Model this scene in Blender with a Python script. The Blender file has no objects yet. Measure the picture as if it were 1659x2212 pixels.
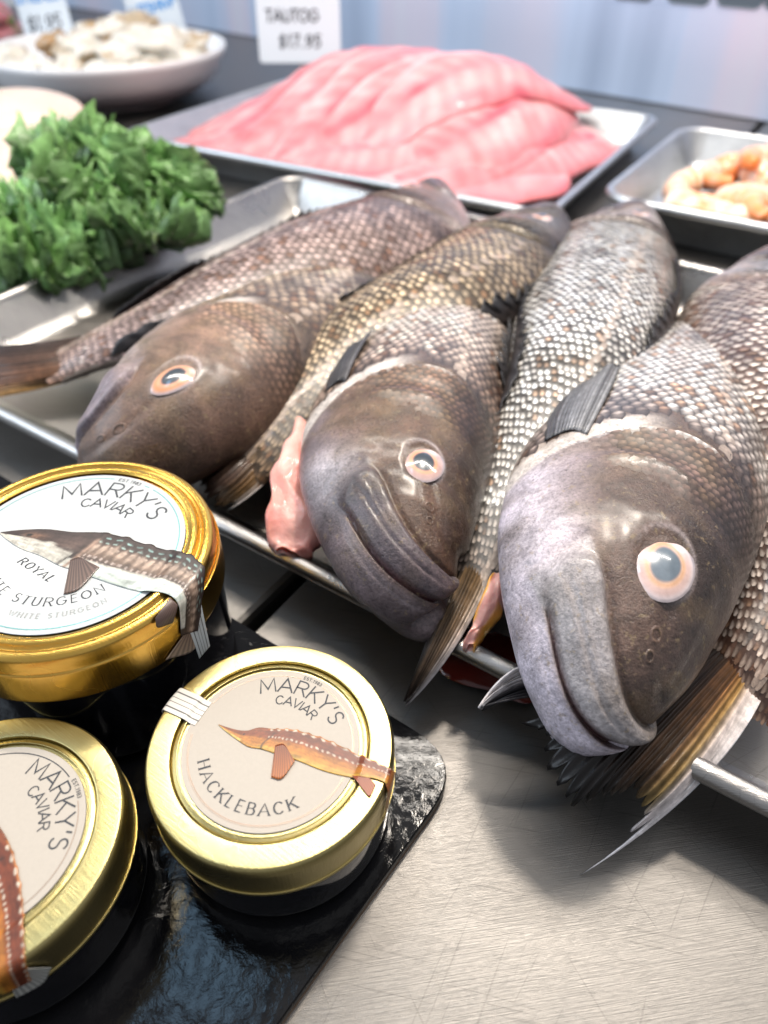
import bpy, math, random
import numpy as np
from mathutils import Vector

# ------------------------------------------------------------------ camera, light, exposure
scn = bpy.context.scene
COL = scn.collection
F_PX, CX, CY, PITCH, CAM_H = 1538.0, 829.5, 1106.0, math.radians(42.0), 0.222
cam_d = bpy.data.cameras.new("camera")
cam = bpy.data.objects.new("camera", cam_d); COL.objects.link(cam)
cam.location = (0, 0, CAM_H)
cam.rotation_euler = (math.pi / 2 - PITCH, 0, 0)
cam_d.sensor_fit = 'HORIZONTAL'; cam_d.sensor_width = 36.0
cam_d.lens = 36.0 * F_PX / 1659.0
cam_d.clip_start = 0.01; cam_d.clip_end = 50
cam_d.dof.use_dof = True
cam_d.dof.focus_distance = 0.213
cam_d.dof.aperture_fstop = 11.0
scn.camera = cam
scn.cycles.max_bounces = 6; scn.cycles.diffuse_bounces = 3; scn.cycles.glossy_bounces = 3
scn.cycles.transmission_bounces = 3; scn.cycles.caustics_reflective = False; scn.cycles.caustics_refractive = False

world = bpy.data.worlds.new("World"); scn.world = world; world.use_nodes = True
wb = world.node_tree.nodes["Background"]
wb.inputs[0].default_value = (0.86, 0.91, 1.0, 1); wb.inputs[1].default_value = 0.38
scn.view_settings.view_transform = 'Standard'
scn.view_settings.look = 'None'
scn.view_settings.exposure = 0.32
scn.view_settings.gamma = 1.0
scn.view_settings.use_curve_mapping = False

def lamp(name, loc, target, size, power, color, shape='RECTANGLE', size_y=None, spread=180):
    d = bpy.data.lights.new(name, 'AREA'); d.shape = shape
    d.size = size
    if size_y is not None: d.size_y = size_y
    d.energy = power; d.color = color; d.spread = math.radians(spread)
    o = bpy.data.objects.new(name, d); COL.objects.link(o)
    o.location = loc
    v = Vector(target) - Vector(loc)
    o.rotation_euler = v.to_track_quat('-Z', 'Y').to_euler()
    return o
# hard warm case lamp, straight ahead and high
lamp("case_spot_lamp", (0.22, 0.68, 1.30), (0.03, 0.20, 0.03), 0.13, 10.0, (1.0, 0.90, 0.78), 'DISK')
# long strip lamp under the case canopy
st = lamp("case_strip_lamp", (0.10, 0.52, 0.72), (0.05, 0.24, 0.03), 1.0, 6.0, (1.0, 0.93, 0.84), 'RECTANGLE', 0.016)
# broad pale ceiling over the case
lamp("ceiling_lamp", (0.45, 0.30, 1.9), (0.1, 0.3, 0.0), 1.7, 5.0, (1.0, 0.96, 0.92), 'RECTANGLE', 1.5)
# small blue skylight that mirrors in the black tray
lamp("skylight_lamp", (-0.33, 0.43, 1.25), (-0.33, 0.43, 0.0), 0.15, 0.7, (0.42, 0.70, 1.0), 'RECTANGLE', 0.26)
# added cool fill at the left, brightens the wall and fish sides
lamp("added_left_fill", (-1.7, 0.35, 0.95), (0.1, 0.6, 0.0), 1.3, 19.0, (0.74, 0.86, 1.0), 'RECTANGLE', 1.1)

# ------------------------------------------------------------------ helpers
_fw = np.array([0, math.cos(PITCH), -math.sin(PITCH)]); _up = np.array([0, math.sin(PITCH), math.cos(PITCH)])
def un(x, y, z):
    """world point at height z that was measured at (x, y) on the 1659 x 2212 photograph"""
    d = _fw + np.array([1.0, 0, 0]) * (x - CX) / F_PX - _up * (y - CY) / F_PX
    t = (z - CAM_H) / d[2]
    return np.array([0, 0, CAM_H]) + d * t
def uns(l): return np.array([un(*q) for q in l])

rng = np.random.default_rng(7)
def lerp(a, b, t): return a + (b - a) * t
def sstep(a, b, x):
    t = np.clip((x - a) / (b - a), 0, 1); return t * t * (3 - 2 * t)
def gau(x, s): return np.exp(-(x / s) ** 2)
_nz = [(rng.normal(size=3), rng.uniform(0, 6.28)) for _ in range(14)]
def noise(P, scale):
    """smooth pseudo noise in about -1..1 on points (...,3); scale in cycles per unit"""
    P = np.asarray(P) * scale
    out = 0
    for i, (k, ph) in enumerate(_nz):
        out = out + np.sin(P @ (k * (2.2 + 0.35 * i)) + ph + 1.7 * np.sin(P @ np.roll(k, 1) * 1.3 + ph * 2))
    return out / 5.0

def node_mat(name):
    m = bpy.data.materials.new(name); m.use_nodes = True
    nt = m.node_tree; b = nt.nodes["Principled BSDF"]
    return m, nt, b
def N(nt, t, **kw):
    n = nt.nodes.new(t)
    for k, v in kw.items():
        if k.startswith('i_'): n.inputs[k[2:].replace('_', ' ')].default_value = v
        else: setattr(n, k, v)
    return n
def L(nt, a, b): nt.links.new(a, b)
def tex_noise(nt, scale, detail=3.0, rough=0.55, vec=None, dist=0.0):
    n = N(nt, 'ShaderNodeTexNoise'); n.inputs['Scale'].default_value = scale
    n.inputs['Detail'].default_value = detail; n.inputs['Roughness'].default_value = rough
    n.inputs['Distortion'].default_value = dist
    if vec is not None: L(nt, vec, n.inputs['Vector'])
    return n
def ramp(nt, src, stops):
    r = N(nt, 'ShaderNodeValToRGB')
    e = r.color_ramp.elements
    while len(e) < len(stops): e.new(0.5)
    for i, (p, c) in enumerate(stops):
        e[i].position = p; e[i].color = (c if isinstance(c, (tuple, list)) else (c, c, c)) if False else (tuple(c) + (1,) if isinstance(c, (tuple, list)) else (c, c, c, 1))
    L(nt, src, r.inputs[0]); return r
def mix(nt, a, b, fac, mode='MIX'):
    m = N(nt, 'ShaderNodeMix', data_type='RGBA', blend_type=mode)
    if isinstance(fac, (int, float)): m.inputs[0].default_value = fac
    else: L(nt, fac, m.inputs[0])
    for v, idx in ((a, 6), (b, 7)):
        if isinstance(v, (tuple, list)): m.inputs[idx].default_value = tuple(v) + ((1,) if len(v) == 3 else ())
        else: L(nt, v, m.inputs[idx])
    return m.outputs[2]
def bump(nt, b, h, strength, dist, prev=None):
    n = N(nt, 'ShaderNodeBump'); n.inputs['Strength'].default_value = strength; n.inputs['Distance'].default_value = dist
    L(nt, h, n.inputs['Height'])
    if prev is not None: L(nt, prev, n.inputs['Normal'])
    if b is not None: L(nt, n.outputs[0], b.inputs['Normal'])
    return n.outputs[0]
def objco(nt): return N(nt, 'ShaderNodeTexCoord').outputs['Object']

def empty(name, loc, label=None, cat=None, group=None, kind=None):
    o = bpy.data.objects.new(name, None); COL.objects.link(o); o.location = tuple(loc)
    o.empty_display_size = 0.02
    return tag(o, label, cat, group, kind)
def tag(o, label=None, cat=None, group=None, kind=None):
    if label: o['label'] = label
    if cat: o['category'] = cat
    if group: o['group'] = group
    if kind: o['kind'] = kind
    return o
def root_of(o):
    off = np.zeros(3)
    while o is not None:
        off += np.array(o.location); o = o.parent
    return off
def mesh(name, V, F, mat, parent=None, col=None, smooth=True, loc=None, uv=None):
    """F: list of index tuples or (n,4)/(n,3) int array. Vertices are world points; they are stored relative to the parent (or loc)."""
    V = np.asarray(V, dtype=np.float64).reshape(-1, 3)
    off = root_of(parent) if parent is not None else (np.array(loc) if loc is not None else np.zeros(3))
    me = bpy.data.meshes.new(name)
    Vl = (V - off).astype(np.float32)
    if isinstance(F, np.ndarray):
        n, k = F.shape
        me.vertices.add(len(V)); me.vertices.foreach_set('co', Vl.ravel())
        me.loops.add(n * k); me.polygons.add(n)
        me.loops.foreach_set('vertex_index', F.astype(np.int32).ravel())
        me.polygons.foreach_set('loop_start', (np.arange(n) * k).astype(np.int32))
        me.polygons.foreach_set('loop_total', np.full(n, k, np.int32))
        me.update(calc_edges=True)
        me.validate()
    else:
        me.from_pydata([tuple(map(float, v)) for v in Vl], [], F)
    me.polygons.foreach_set('use_smooth', np.full(len(me.polygons), smooth, bool))
    if col is not None:
        a = me.color_attributes.new('Col', 'FLOAT_COLOR', 'POINT')
        c = np.ones((len(V), 4), np.float32); c[:, :3] = np.asarray(col).reshape(-1, 3)
        a.data.foreach_set('color', c.ravel())
    me.materials.append(mat)
    o = bpy.data.objects.new(name, me); COL.objects.link(o)
    if parent is not None: o.parent = parent
    elif loc is not None: o.location = tuple(loc)
    return o
def grid_faces(nu, nv, cu=False, cv=False):
    iu = np.arange(nu if cu else nu - 1); iv = np.arange(nv if cv else nv - 1)
    a, b = np.meshgrid(iu, iv, indexing='ij')
    a2 = (a + 1) % nu; b2 = (b + 1) % nv
    return np.stack([a * nv + b, a2 * nv + b, a2 * nv + b2, a * nv + b2], -1).reshape(-1, 4)
def lathe(prof, cx, cy, n=96):
    prof = np.array(prof); th = np.arange(n) / n * 2 * np.pi
    P = np.stack([cx + prof[:, 0:1] * np.cos(th), cy + prof[:, 0:1] * np.sin(th), np.repeat(prof[:, 1:2], n, 1)], -1)
    return P.reshape(-1, 3), grid_faces(len(prof), n, False, True)
def spline(P, n):
    """Catmull-Rom through the rows of P, n samples"""
    P = np.asarray(P, float); k = len(P)
    Q = np.vstack([2 * P[0] - P[1], P, 2 * P[-1] - P[-2]])
    t = np.linspace(0, k - 1 - 1e-9, n); i = t.astype(int); u = (t - i)[:, None]
    a, b, c, d = Q[i], Q[i + 1], Q[i + 2], Q[i + 3]
    return 0.5 * ((2 * b) + (-a + c) * u + (2 * a - 5 * b + 4 * c - d) * u ** 2 + (-a + 3 * b - 3 * c + d) * u ** 3)
def tube(P, R, n=12, caps=True):
    P = np.asarray(P, float); R = np.broadcast_to(np.asarray(R, float), (len(P),))
    T = np.gradient(P, axis=0); T /= np.linalg.norm(T, axis=1)[:, None] + 1e-12
    ref = np.array([0, 0, 1.0]) if abs(T[:, 2]).mean() < 0.8 else np.array([1.0, 0, 0])
    A = np.cross(T, ref); A /= np.linalg.norm(A, axis=1)[:, None] + 1e-12
    B = np.cross(T, A)
    th = np.arange(n) / n * 2 * np.pi
    V = P[:, None] + R[:, None, None] * (A[:, None] * np.cos(th)[None, :, None] + B[:, None] * np.sin(th)[None, :, None])
    return V.reshape(-1, 3), grid_faces(len(P), n, False, True)

# ------------------------------------------------------------------ materials
def metal_mat(name, base, rough, scratch=0.35, scale=1.0, aniso=0.0, angle=0.0, warm=0.0):
    m, nt, b = node_mat(name); b.inputs['Metallic'].default_value = 1.0
    co = objco(nt)
    mp = N(nt, 'ShaderNodeMapping'); mp.inputs['Rotation'].default_value = (0, 0, angle); L(nt, co, mp.inputs['Vector'])
    mp2 = N(nt, 'ShaderNodeMapping'); mp2.inputs['Scale'].default_value = (1.0, 60.0, 1.0); L(nt, mp.outputs[0], mp2.inputs['Vector'])
    fine = tex_noise(nt, 55 * scale, 4, 0.65, mp2.outputs[0])
    blot = tex_noise(nt, 22 * scale, 4, 0.6, mp.outputs[0], 0.4)
    c = mix(nt, tuple(x * 0.70 for x in base), tuple(min(1, x * 1.08) for x in base), blot.outputs[0])
    L(nt, c, b.inputs['Base Color'])
    # scratches: stretched noise cut to thin lines in several directions
    sacc = None
    for ai, (an, st_, sz, th0) in enumerate(((0.35, 30.0, 26.0, 0.66), (1.25, 45.0, 20.0, 0.68), (-0.8, 36.0, 24.0, 0.675), (2.2, 60.0, 14.0, 0.67))):
        m3 = N(nt, 'ShaderNodeMapping'); m3.inputs['Rotation'].default_value = (0, 0, angle + an); L(nt, co, m3.inputs['Vector'])
        m4 = N(nt, 'ShaderNodeMapping'); m4.inputs['Scale'].default_value = (1.0, st_, 1.0); m4.inputs['Location'].default_value = (ai * 3.1, ai * 7.7, 0); L(nt, m3.outputs[0], m4.inputs['Vector'])
        nn = tex_noise(nt, sz * scale, 1, 0.5, m4.outputs[0])
        rs = ramp(nt, nn.outputs[0], [(th0 + .02, 0.0), (th0 + .05, 1.0)])
        sacc = rs.outputs[0] if sacc is None else mix(nt, sacc, rs.outputs[0], 1.0, 'LIGHTEN')
    s = sacc
    rr = N(nt, 'ShaderNodeMath', operation='MULTIPLY_ADD'); L(nt, blot.outputs[0], rr.inputs[0]); rr.inputs[1].default_value = 0.22; rr.inputs[2].default_value = rough - 0.11
    L(nt, rr.outputs[0], b.inputs['Roughness'])
    p = bump(nt, None, fine.outputs[0], min(1, scratch * 2.4), 0.00022)
    kf = ramp(nt, fine.outputs[0], [(.3, .90), (.7, 1.08)]); c = mix(nt, c, kf.outputs[0], 1.0, 'MULTIPLY')
    bump(nt, b, s, scratch * .6, 0.0001, p)
    L(nt, mix(nt, c, tuple(x * .45 for x in base), mix(nt, (0, 0, 0), s, .32)), b.inputs['Base Color'])
    if aniso:
        b.inputs['Anisotropic'].default_value = aniso
    return m
M = {}
M['counter'] = metal_mat('brushed_counter_steel', (0.24, 0.227, 0.212), 0.46, 0.22, 1.0, 0.0, math.radians(-8))
M['pan'] = metal_mat('dull_aluminium_pan', (0.46, 0.44, 0.42), 0.30, 0.25, 1.3, 0.0, math.radians(20))
M['panfloor'] = metal_mat('worn_aluminium_floor', (0.40, 0.37, 0.34), 0.42, 0.5, 1.3, 0.0, math.radians(20))
M['brightpan'] = metal_mat('bright_aluminium_pan', (0.62, 0.63, 0.64), 0.38, 0.2, 1.0)

def simple(name, col, rough=0.5, metal=0.0, coat=0.0, sss=0.0, vcol=False, nscale=0, nstr=0.0, nd=0.0005, mott=0.0, mscale=40, spec=0.5, sssr=(0.004, 0.0015, 0.001), trans=0.0):
    m, nt, b = node_mat(name)
    b.inputs['Roughness'].default_value = rough; b.inputs['Metallic'].default_value = metal
    b.inputs['Coat Weight'].default_value = coat; b.inputs['Coat Roughness'].default_value = 0.08
    b.inputs['Specular IOR Level'].default_value = spec
    co = objco(nt)
    if vcol:
        a = N(nt, 'ShaderNodeVertexColor', layer_name='Col'); c = a.outputs[0]
    else:
        r = N(nt, 'ShaderNodeRGB'); r.outputs[0].default_value = tuple(col) + (1,); c = r.outputs[0]
    if mott:
        n = tex_noise(nt, mscale, 5, 0.6, co, 0.3)
        k = ramp(nt, n.outputs[0], [(0.3, 1 - mott), (0.7, 1 + mott)])
        c = mix(nt, c, k.outputs[0], 1.0, 'MULTIPLY')
    L(nt, c, b.inputs['Base Color'])
    if sss:
        b.inputs['Subsurface Weight'].default_value = sss; b.inputs['Subsurface Radius'].default_value = (1, 0.4, 0.25); b.inputs['Subsurface Scale'].default_value = sssr[0]
    if trans:
        b.inputs['Transmission Weight'].default_value = trans
    if nscale:
        n = tex_noise(nt, nscale, 4, 0.6, co)
        bump(nt, b, n.outputs[0], nstr, nd)
    return m

# fish skin: vertex colour with mottling, fine embossed scales and a wet film
def fish_skin():
    m, nt, b = node_mat('wet_fish_skin'); co = objco(nt)
    a = N(nt, 'ShaderNodeVertexColor', layer_name='Col')
    n1 = tex_noise(nt, 130, 6, 0.62, co, 0.6); k1 = ramp(nt, n1.outputs[0], [(0.30, 0.60), (0.70, 1.34)])
    n2 = tex_noise(nt, 900, 4, 0.7, co); k2 = ramp(nt, n2.outputs[0], [(0.3, 0.62), (0.72, 1.45)])
    c = mix(nt, a.outputs[0], k1.outputs[0], 1.0, 'MULTIPLY'); c = mix(nt, c, k2.outputs[0], 1.0, 'MULTIPLY')
    # golden and violet flecks of pigment
    n3 = tex_noise(nt, 420, 3, 0.6, co); g = ramp(nt, n3.outputs[0], [(0.60, 0.0), (0.70, 0.45)])
    c = mix(nt, c, (0.30, 0.22, 0.12), g.outputs[0])
    vz = N(nt, 'ShaderNodeTexVoronoi', feature='DISTANCE_TO_EDGE'); vz.inputs['Scale'].default_value = 700; L(nt, co, vz.inputs['Vector'])
    ez = ramp(nt, vz.outputs['Distance'], [(0.02, 0.45), (0.16, 1.08)])
    L(nt, c, b.inputs['Base Color'])
    r = ramp(nt, n2.outputs[0], [(0.3, 0.24), (0.7, 0.50)]); L(nt, r.outputs[0], b.inputs['Roughness'])
    b.inputs['Coat Weight'].default_value = 0.28; b.inputs['Coat Roughness'].default_value = 0.20; b.inputs['Specular IOR Level'].default_value = .4
    vo = N(nt, 'ShaderNodeTexVoronoi', feature='DISTANCE_TO_EDGE'); vo.inputs['Scale'].default_value = 640
    wv = tex_noise(nt, 200, 2, 0.5, co); wmix = mix(nt, co, wv.outputs[1], 0.02, 'MIX'); L(nt, co, vo.inputs['Vector'])
    e = ramp(nt, vz.outputs['Distance'], [(0.0, 0.0), (0.12, 1.0)])
    p = bump(nt, None, e.outputs[0], 0.10, 0.0003)
    p = bump(nt, None, n2.outputs[0], 0.65, 0.0007, p)
    nl = tex_noise(nt, 60, 3, 0.5, co); bump(nt, b, nl.outputs[0], 0.25, 0.003, p)
    return m
M['skin'] = fish_skin()
def scale_mat():
    m, nt, b = node_mat('wet_fish_scale'); co = objco(nt)
    a = N(nt, 'ShaderNodeVertexColor', layer_name='Col')
    n = tex_noise(nt, 700, 4, 0.65, co); k = ramp(nt, n.outputs[0], [(0.3, 0.7), (0.7, 1.3)])
    L(nt, mix(nt, a.outputs[0], k.outputs[0], 1.0, 'MULTIPLY'), b.inputs['Base Color'])
    b.inputs['Roughness'].default_value = 0.40; b.inputs['Coat Weight'].default_value = 0.22; b.inputs['Coat Roughness'].default_value = 0.12
    bump(nt, b, n.outputs[0], 0.35, 0.0003)
    return m
M['scale'] = scale_mat()
M['fin'] = simple('wet_fin_membrane', (0, 0, 0), 0.46, coat=0.12, vcol=True, mott=0.35, mscale=260, nscale=900, nstr=0.4, nd=0.0003, spec=.25)
M['eye'] = simple('fish_eye', (0, 0, 0), 0.22, coat=1.0, vcol=True, mott=0.12, mscale=400)
bpy.data.materials['fish_eye'].node_tree.nodes['Principled BSDF'].inputs['Coat Roughness'].default_value = 0.03
M['flesh'] = simple('raw_pink_flesh', (0.75, 0.27, 0.22), 0.42, coat=0.2, sss=0.35, vcol=True, mott=0.15, mscale=90, nscale=160, nstr=0.35, nd=0.002)
M['pit'] = simple('dark_nostril', (0.02, 0.012, 0.008), 0.3)

# ------------------------------------------------------------------ setting: counter and back wall
AX = np.array([0.833, -0.553, 0]); AX /= np.linalg.norm(AX); AY = np.array([-AX[1], AX[0], 0]); AZ = np.array([0, 0, 1.0])
def slab(name, corners, z0, z1, mat, bev=0.002):
    c = np.array(corners, float); ctr = c.mean(0)
    def inset(d): 
        v = c - ctr; return c - v / np.linalg.norm(v, axis=1)[:, None] * d * 1.4
    rings = [(0.0, z0), (0.0, z1 - bev), (bev * .3, z1 - bev * .3), (bev, z1)]
    V = []; F = []
    k = len(c)
    for d, z in rings:
        for q in inset(d): V.append((q[0], q[1], z))
    for r in range(len(rings) - 1):
        for i in range(k):
            j = (i + 1) % k; F.append((r * k + i, r * k + j, (r + 1) * k + j, (r + 1) * k + i))
    F.append(tuple(range((len(rings) - 1) * k, len(rings) * k)))
    F.append(tuple(reversed(range(k))))
    return mesh(name, V, F, mat, smooth=False)
O = un(588, 1303, 0)               # a point on the seam between the two counter plates
def A2(a, b): p = O + AX * a + AY * b; return (p[0], p[1])
tag(slab('counter_right', [A2(0.0035, -0.9), A2(1.6, -0.9), A2(1.6, 1.9), A2(0.0035, 1.9)], -0.03, 0.0, M['counter'], 0.0015), 'scratched brushed steel counter plate in front of the fish pan', kind='structure')
tag(slab('counter_left', [A2(-1.6, -0.9), A2(-0.0035, -0.9), A2(-0.0035, 1.9), A2(-1.6, 1.9)], -0.03, 0.0, M['counter'], 0.004), 'brushed steel counter plate left of the dark seam', kind='structure')
M['dark'] = simple('dark_gap', (0.012, 0.011, 0.01), 0.6)
tag(slab('counter_base', [A2(-1.7, -1.0), A2(1.7, -1.0), A2(1.7, 2.0), A2(-1.7, 2.0)], -0.06, -0.031, M['dark']), 'dark underside of the counter', kind='structure')

def wall_mat():
    m, nt, b = node_mat('steel_wall_painted_reflections'); co = objco(nt); b.inputs['Metallic'].default_value = 0.35
    mp = N(nt, 'ShaderNodeMapping'); mp.inputs['Scale'].default_value = (1, 1, 0.05); L(nt, co, mp.inputs['Vector'])
    n = tex_noise(nt, 6, 3, 0.5, mp.outputs[0], 0.8)
    r = ramp(nt, n.outputs[0], [(0.28, (0.42, 0.52, 0.70)), (0.45, (0.64, 0.76, 0.97)), (0.6, (0.82, 0.78, 0.92)), (0.75, (0.86, 0.93, 1.0))])  # blurred reflections painted as vertical blue and lilac streaks
    L(nt, r.outputs[0], b.inputs['Base Color']); b.inputs['Roughness'].default_value = 0.38
    return m
M['wall'] = wall_mat()
M['slotdark'] = simple('slot_shade', (.10, .13, .16), .5)
WD = np.array([math.cos(math.radians(-40)), math.sin(math.radians(-40)), 0]); WN = np.array([-WD[1], WD[0], 0])
W0 = np.array([0.335, 1.035, 0.0])
def wall_pt(a, h, d=0.0): return W0 + WD * a + AZ * h + WN * d
V = []; 
for a in (-1.6, 0.9):
    for h in (0.002, 0.55):
        for d in (0.0, 0.012): V.append(wall_pt(a, h, d))
F = [(0, 1, 3, 2), (4, 6, 7, 5), (0, 4, 5, 1), (2, 3, 7, 6), (0, 2, 6, 4), (1, 5, 7, 3)]
wall = tag(mesh('back_wall', V, F, M['wall'], smooth=False), 'steel upstand with painted bluish reflections behind the pans', kind='structure')
# slots near the top of the visible part: dark plates painting their shade
def rrect(w, h, r, n=6):
    pts = []
    for cxs, cys, a0 in ((1, 1, 0), (-1, 1, 90), (-1, -1, 180), (1, -1, 270)):
        for k in range(n + 1):
            a = math.radians(a0 + 90 * k / n); pts.append((cxs * (w / 2 - r) + r * math.cos(a), cys * (h / 2 - r) + r * math.sin(a)))
    return pts
for i, (px, py) in enumerate([(1370, -20), (1490, -12), (1600, -6), (1705, 0)]):
    d = _fw + np.array([1.0, 0, 0]) * (px - CX) / F_PX - _up * (py - CY) / F_PX
    C0 = np.array([0, 0, CAM_H]); t = ((W0 - C0) @ WN) / (d @ WN); p = C0 + d * t
    rp = rrect(0.052, 0.020, 0.009)
    V = [p + WD * x + AZ * y - WN * 0.0012 for x, y in rp] + [p + WD * x * .93 + AZ * y * .82 - WN * 0.0003 for x, y in rp]
    k = len(rp)
    F = [(j, (j + 1) % k, k + (j + 1) % k, k + j) for j in range(k)] + [tuple(range(k, 2 * k))]
    mesh('slot', V, F, M['slotdark'], wall, smooth=False)

# ------------------------------------------------------------------ sheet pans
def pan(name, label, o, ax, ay, w, d, z0, h, r=0.022, slope=0.014, bead=0.0035, mat=None, fmat=None, group=None):
    """o: outer front-left rim corner (xy); ax, ay: unit axes"""
    e = empty(name, (o[0], o[1], z0), label, 'pan', group)
    def ring(inset, z, n=9):
        a, b = w / 2 - inset, d / 2 - inset; rr = max(r - inset, 0.004)
        c = np.array([o[0], o[1], 0]) + ax * w / 2 + ay * d / 2
        return np.array([c + ax * x + ay * y + AZ * (z0 + z) for x, y in rrect(2 * a, 2 * b, rr, n)])
    inn = [(slope + bead * 2 + 0.006, 0.0016), (slope + bead * 2, 0.003), (slope + bead * 2 - .003, 0.008), (bead * 2 + 0.001, h - bead * 1.4)]
    arc = [(bead - bead * math.cos(t), h - bead + bead * math.sin(t)) for t in np.linspace(math.pi * 0.95, -math.pi * 0.45, 12)]
    out = [(bead * 1.6, h - bead * 2.1), (slope + bead, 0.004), (slope + bead + 0.003, 0.0004)]
    prof = inn + arc + out
    R = np.array([ring(a, z) for a, z in prof]); nr, k, _ = R.shape
    mesh('pan_wall', R.reshape(-1, 3), grid_faces(nr, k, False, True), mat or M['pan'], e)
    fl = ring(slope + bead * 2 + 0.006, 0.0016); 
    mesh('pan_floor', fl, [tuple(range(k))], fmat or M['panfloor'], e, smooth=False)
    return e
TFL = np.array([-0.2835, 0.3513, 0.0])
pan('fish_pan', 'large dull aluminium sheet pan holding the whole dark fish', TFL, AX, AY, 0.64, 0.366, 0.0003, 0.028, mat=M['pan'])
PX = np.array([0.866, -0.5, 0]); PY = np.array([0.5, 0.866, 0])
pan('fillet_pan', 'aluminium sheet pan heaped with pink fillets at the back', np.array([-0.265, 0.775, 0]), PX, PY, 0.452, 0.335, 0.0003, 0.03, mat=M['brightpan'], fmat=M['brightpan'])
SX = np.array([0.84, -0.5426, 0]); SX /= np.linalg.norm(SX); SY = np.array([-SX[1], SX[0], 0])
pan('shrimp_pan', 'small deep aluminium pan of orange shrimp at the right', np.array([0.166, 0.583, 0]), SX, SY, 0.34, 0.245, 0.0003, 0.034, r=0.03, mat=M['brightpan'], fmat=M['brightpan'])
TRAY_Z = 0.0022

# ------------------------------------------------------------------ the fish
TX = np.array([0, 1.5, 4, 10, 20, 35, 55, 80, 105, 140, 175, 210, 245, 275, 300.])
THU = np.array([0.3, 7.5, 11.5, 16.5, 22, 27, 31.5, 35, 37.5, 38.5, 36, 30, 23, 17.5, 15.5])
THD = np.array([0.3, 5.8, 9.5, 15.0, 22.0, 30.5, 38.5, 44, 46, 44, 40, 32, 22, 15.5, 14.5])
TT = np.array([0.3, 7.5, 11.0, 15.0, 19.0, 22.5, 25.5, 28, 29.5, 29, 26, 21, 14, 8.5, 5.5])
EYE = (48.0, 5.5)
def fish(name, label, path, group, dorsal=1, ks=1.0, ht=1.0, th=1.0, roll=0.0, hi=True, gape=0.0, pal=None, seed=0, scales=True, eye_r=6.8, fins=True, pect=None, rows=23, scale_lo=70, bend=None, eye_at=None):
    EYE = eye_at or (48.0, 5.5)
    p0 = dict(back=(.036, .026, .023), mid=(.085, .052, .038), belly=(.40, .33, .28), head=(.100, .054, .034), fore=(.032, .019, .016),
              lip=(.080, .060, .066), chin=(.26, .21, .23), cheekspot=(.42, .38, .40), pale=(.56, .48, .42), dark=(.035, .022, .015), headscale=(.19, .125, .085))
    if pal: p0.update(pal)
    pal = {k: np.array(v) for k, v in p0.items()}
    k = ks
    S = uns(path); D = spline(S, 400)
    Lf = float(np.linalg.norm(np.diff(D, axis=0), axis=1).sum() * 1000)
    Xs = np.where(TX <= 105, TX * k, 105 * k + (TX - 105) * (Lf - 105 * k) / 195.0)
    tx = lambda X: np.interp(X, Xs, TX)          # real mm -> template mm
    rx_ = lambda x: np.interp(x, TX, Xs)
    hu = lambda X: np.interp(X, Xs, THU) * k * ht * .001
    hd = lambda X: np.interp(X, Xs, THD) * k * ht * .001
    tt = lambda X: np.interp(X, Xs, TT) * k * th * .001
    # smooth the tables
    fx = np.linspace(0, Lf, 1201)
    def smooth(fn):
        v = fn(fx); w = np.hanning(61); w /= w.sum()
        vp = np.concatenate([2 * v[0] - v[30:0:-1], v, 2 * v[-1] - v[-2:-32:-1]]); s = np.convolve(vp, w, 'valid')
        b = sstep(4, 30, fx); return s * b + v * (1 - b)
    HU, HD, TH = smooth(hu), smooth(hd), smooth(tt)
    hu = lambda X: np.interp(X, fx, HU); hd = lambda X: np.interp(X, fx, HD); tt = lambda X: np.interp(X, fx, TH)
    # spine from surface-centre pixels: (px, py, z of the flank surface)
    # path lies on the flank; drop by the half thickness to get the mid plane
    al = np.concatenate([[0], np.cumsum(np.linalg.norm(np.diff(D, axis=0), axis=1))]) * 1000
    D = D - AZ * tt(np.minimum(al, Lf))[:, None] * 0.92
    al = np.concatenate([[0], np.cumsum(np.linalg.norm(np.diff(D, axis=0), axis=1))]) * 1000
    w = np.hanning(41); w /= w.sum()
    def sm(v):
        vp = np.concatenate([2 * v[0] - v[20:0:-1], v, 2 * v[-1] - v[-2:-22:-1]]); return np.convolve(vp, w, 'valid')
    D = np.stack([sm(D[:, i]) for i in range(3)], 1)
    al = np.concatenate([[0], np.cumsum(np.linalg.norm(np.diff(D, axis=0), axis=1))]) * 1000
    T = np.gradient(D, axis=0); T /= np.linalg.norm(T, axis=1)[:, None]
    T = np.stack([sm(T[:, i]) for i in range(3)], 1); T /= np.linalg.norm(T, axis=1)[:, None]
    Nf = AZ - T * (T @ AZ)[:, None]; Nf /= np.linalg.norm(Nf, axis=1)[:, None]
    Df = np.cross(T, Nf) * dorsal
    if np.ndim(roll): rl = np.interp(al, [q[0] for q in roll], [q[1] for q in roll])
    else: rl = np.full(len(al), roll)
    cr, sr = np.cos(np.radians(rl))[:, None], np.sin(np.radians(rl))[:, None]
    Nf, Df = Nf * cr + Df * sr, Df * cr - Nf * sr      # positive roll: flank turns towards the back
    def W(X, Y, Z):
        """local mm X along, metres Y (flank) and Z (dorsal) -> world"""
        X = np.asarray(X, float); Y = np.asarray(Y, float); Z = np.asarray(Z, float)
        f = lambda A: np.stack([np.interp(X, al, A[:, i]) for i in range(3)], -1)
        base = f(D)
        over = np.maximum(X - al[-1], 0)[..., None] * .001 * T[-1]; pre = np.minimum(X, 0)[..., None] * .001 * T[0]
        return base + over + pre + f(Nf) * Y[..., None] + f(Df) * Z[..., None]
    def ysurf(X, Z):
        h = np.where(Z >= 0, hu(X), hd(X)); n = np.clip(np.abs(Z) / h, 0, 1)
        return tt(X) * (1 - n ** 2.1) ** 0.62
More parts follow.
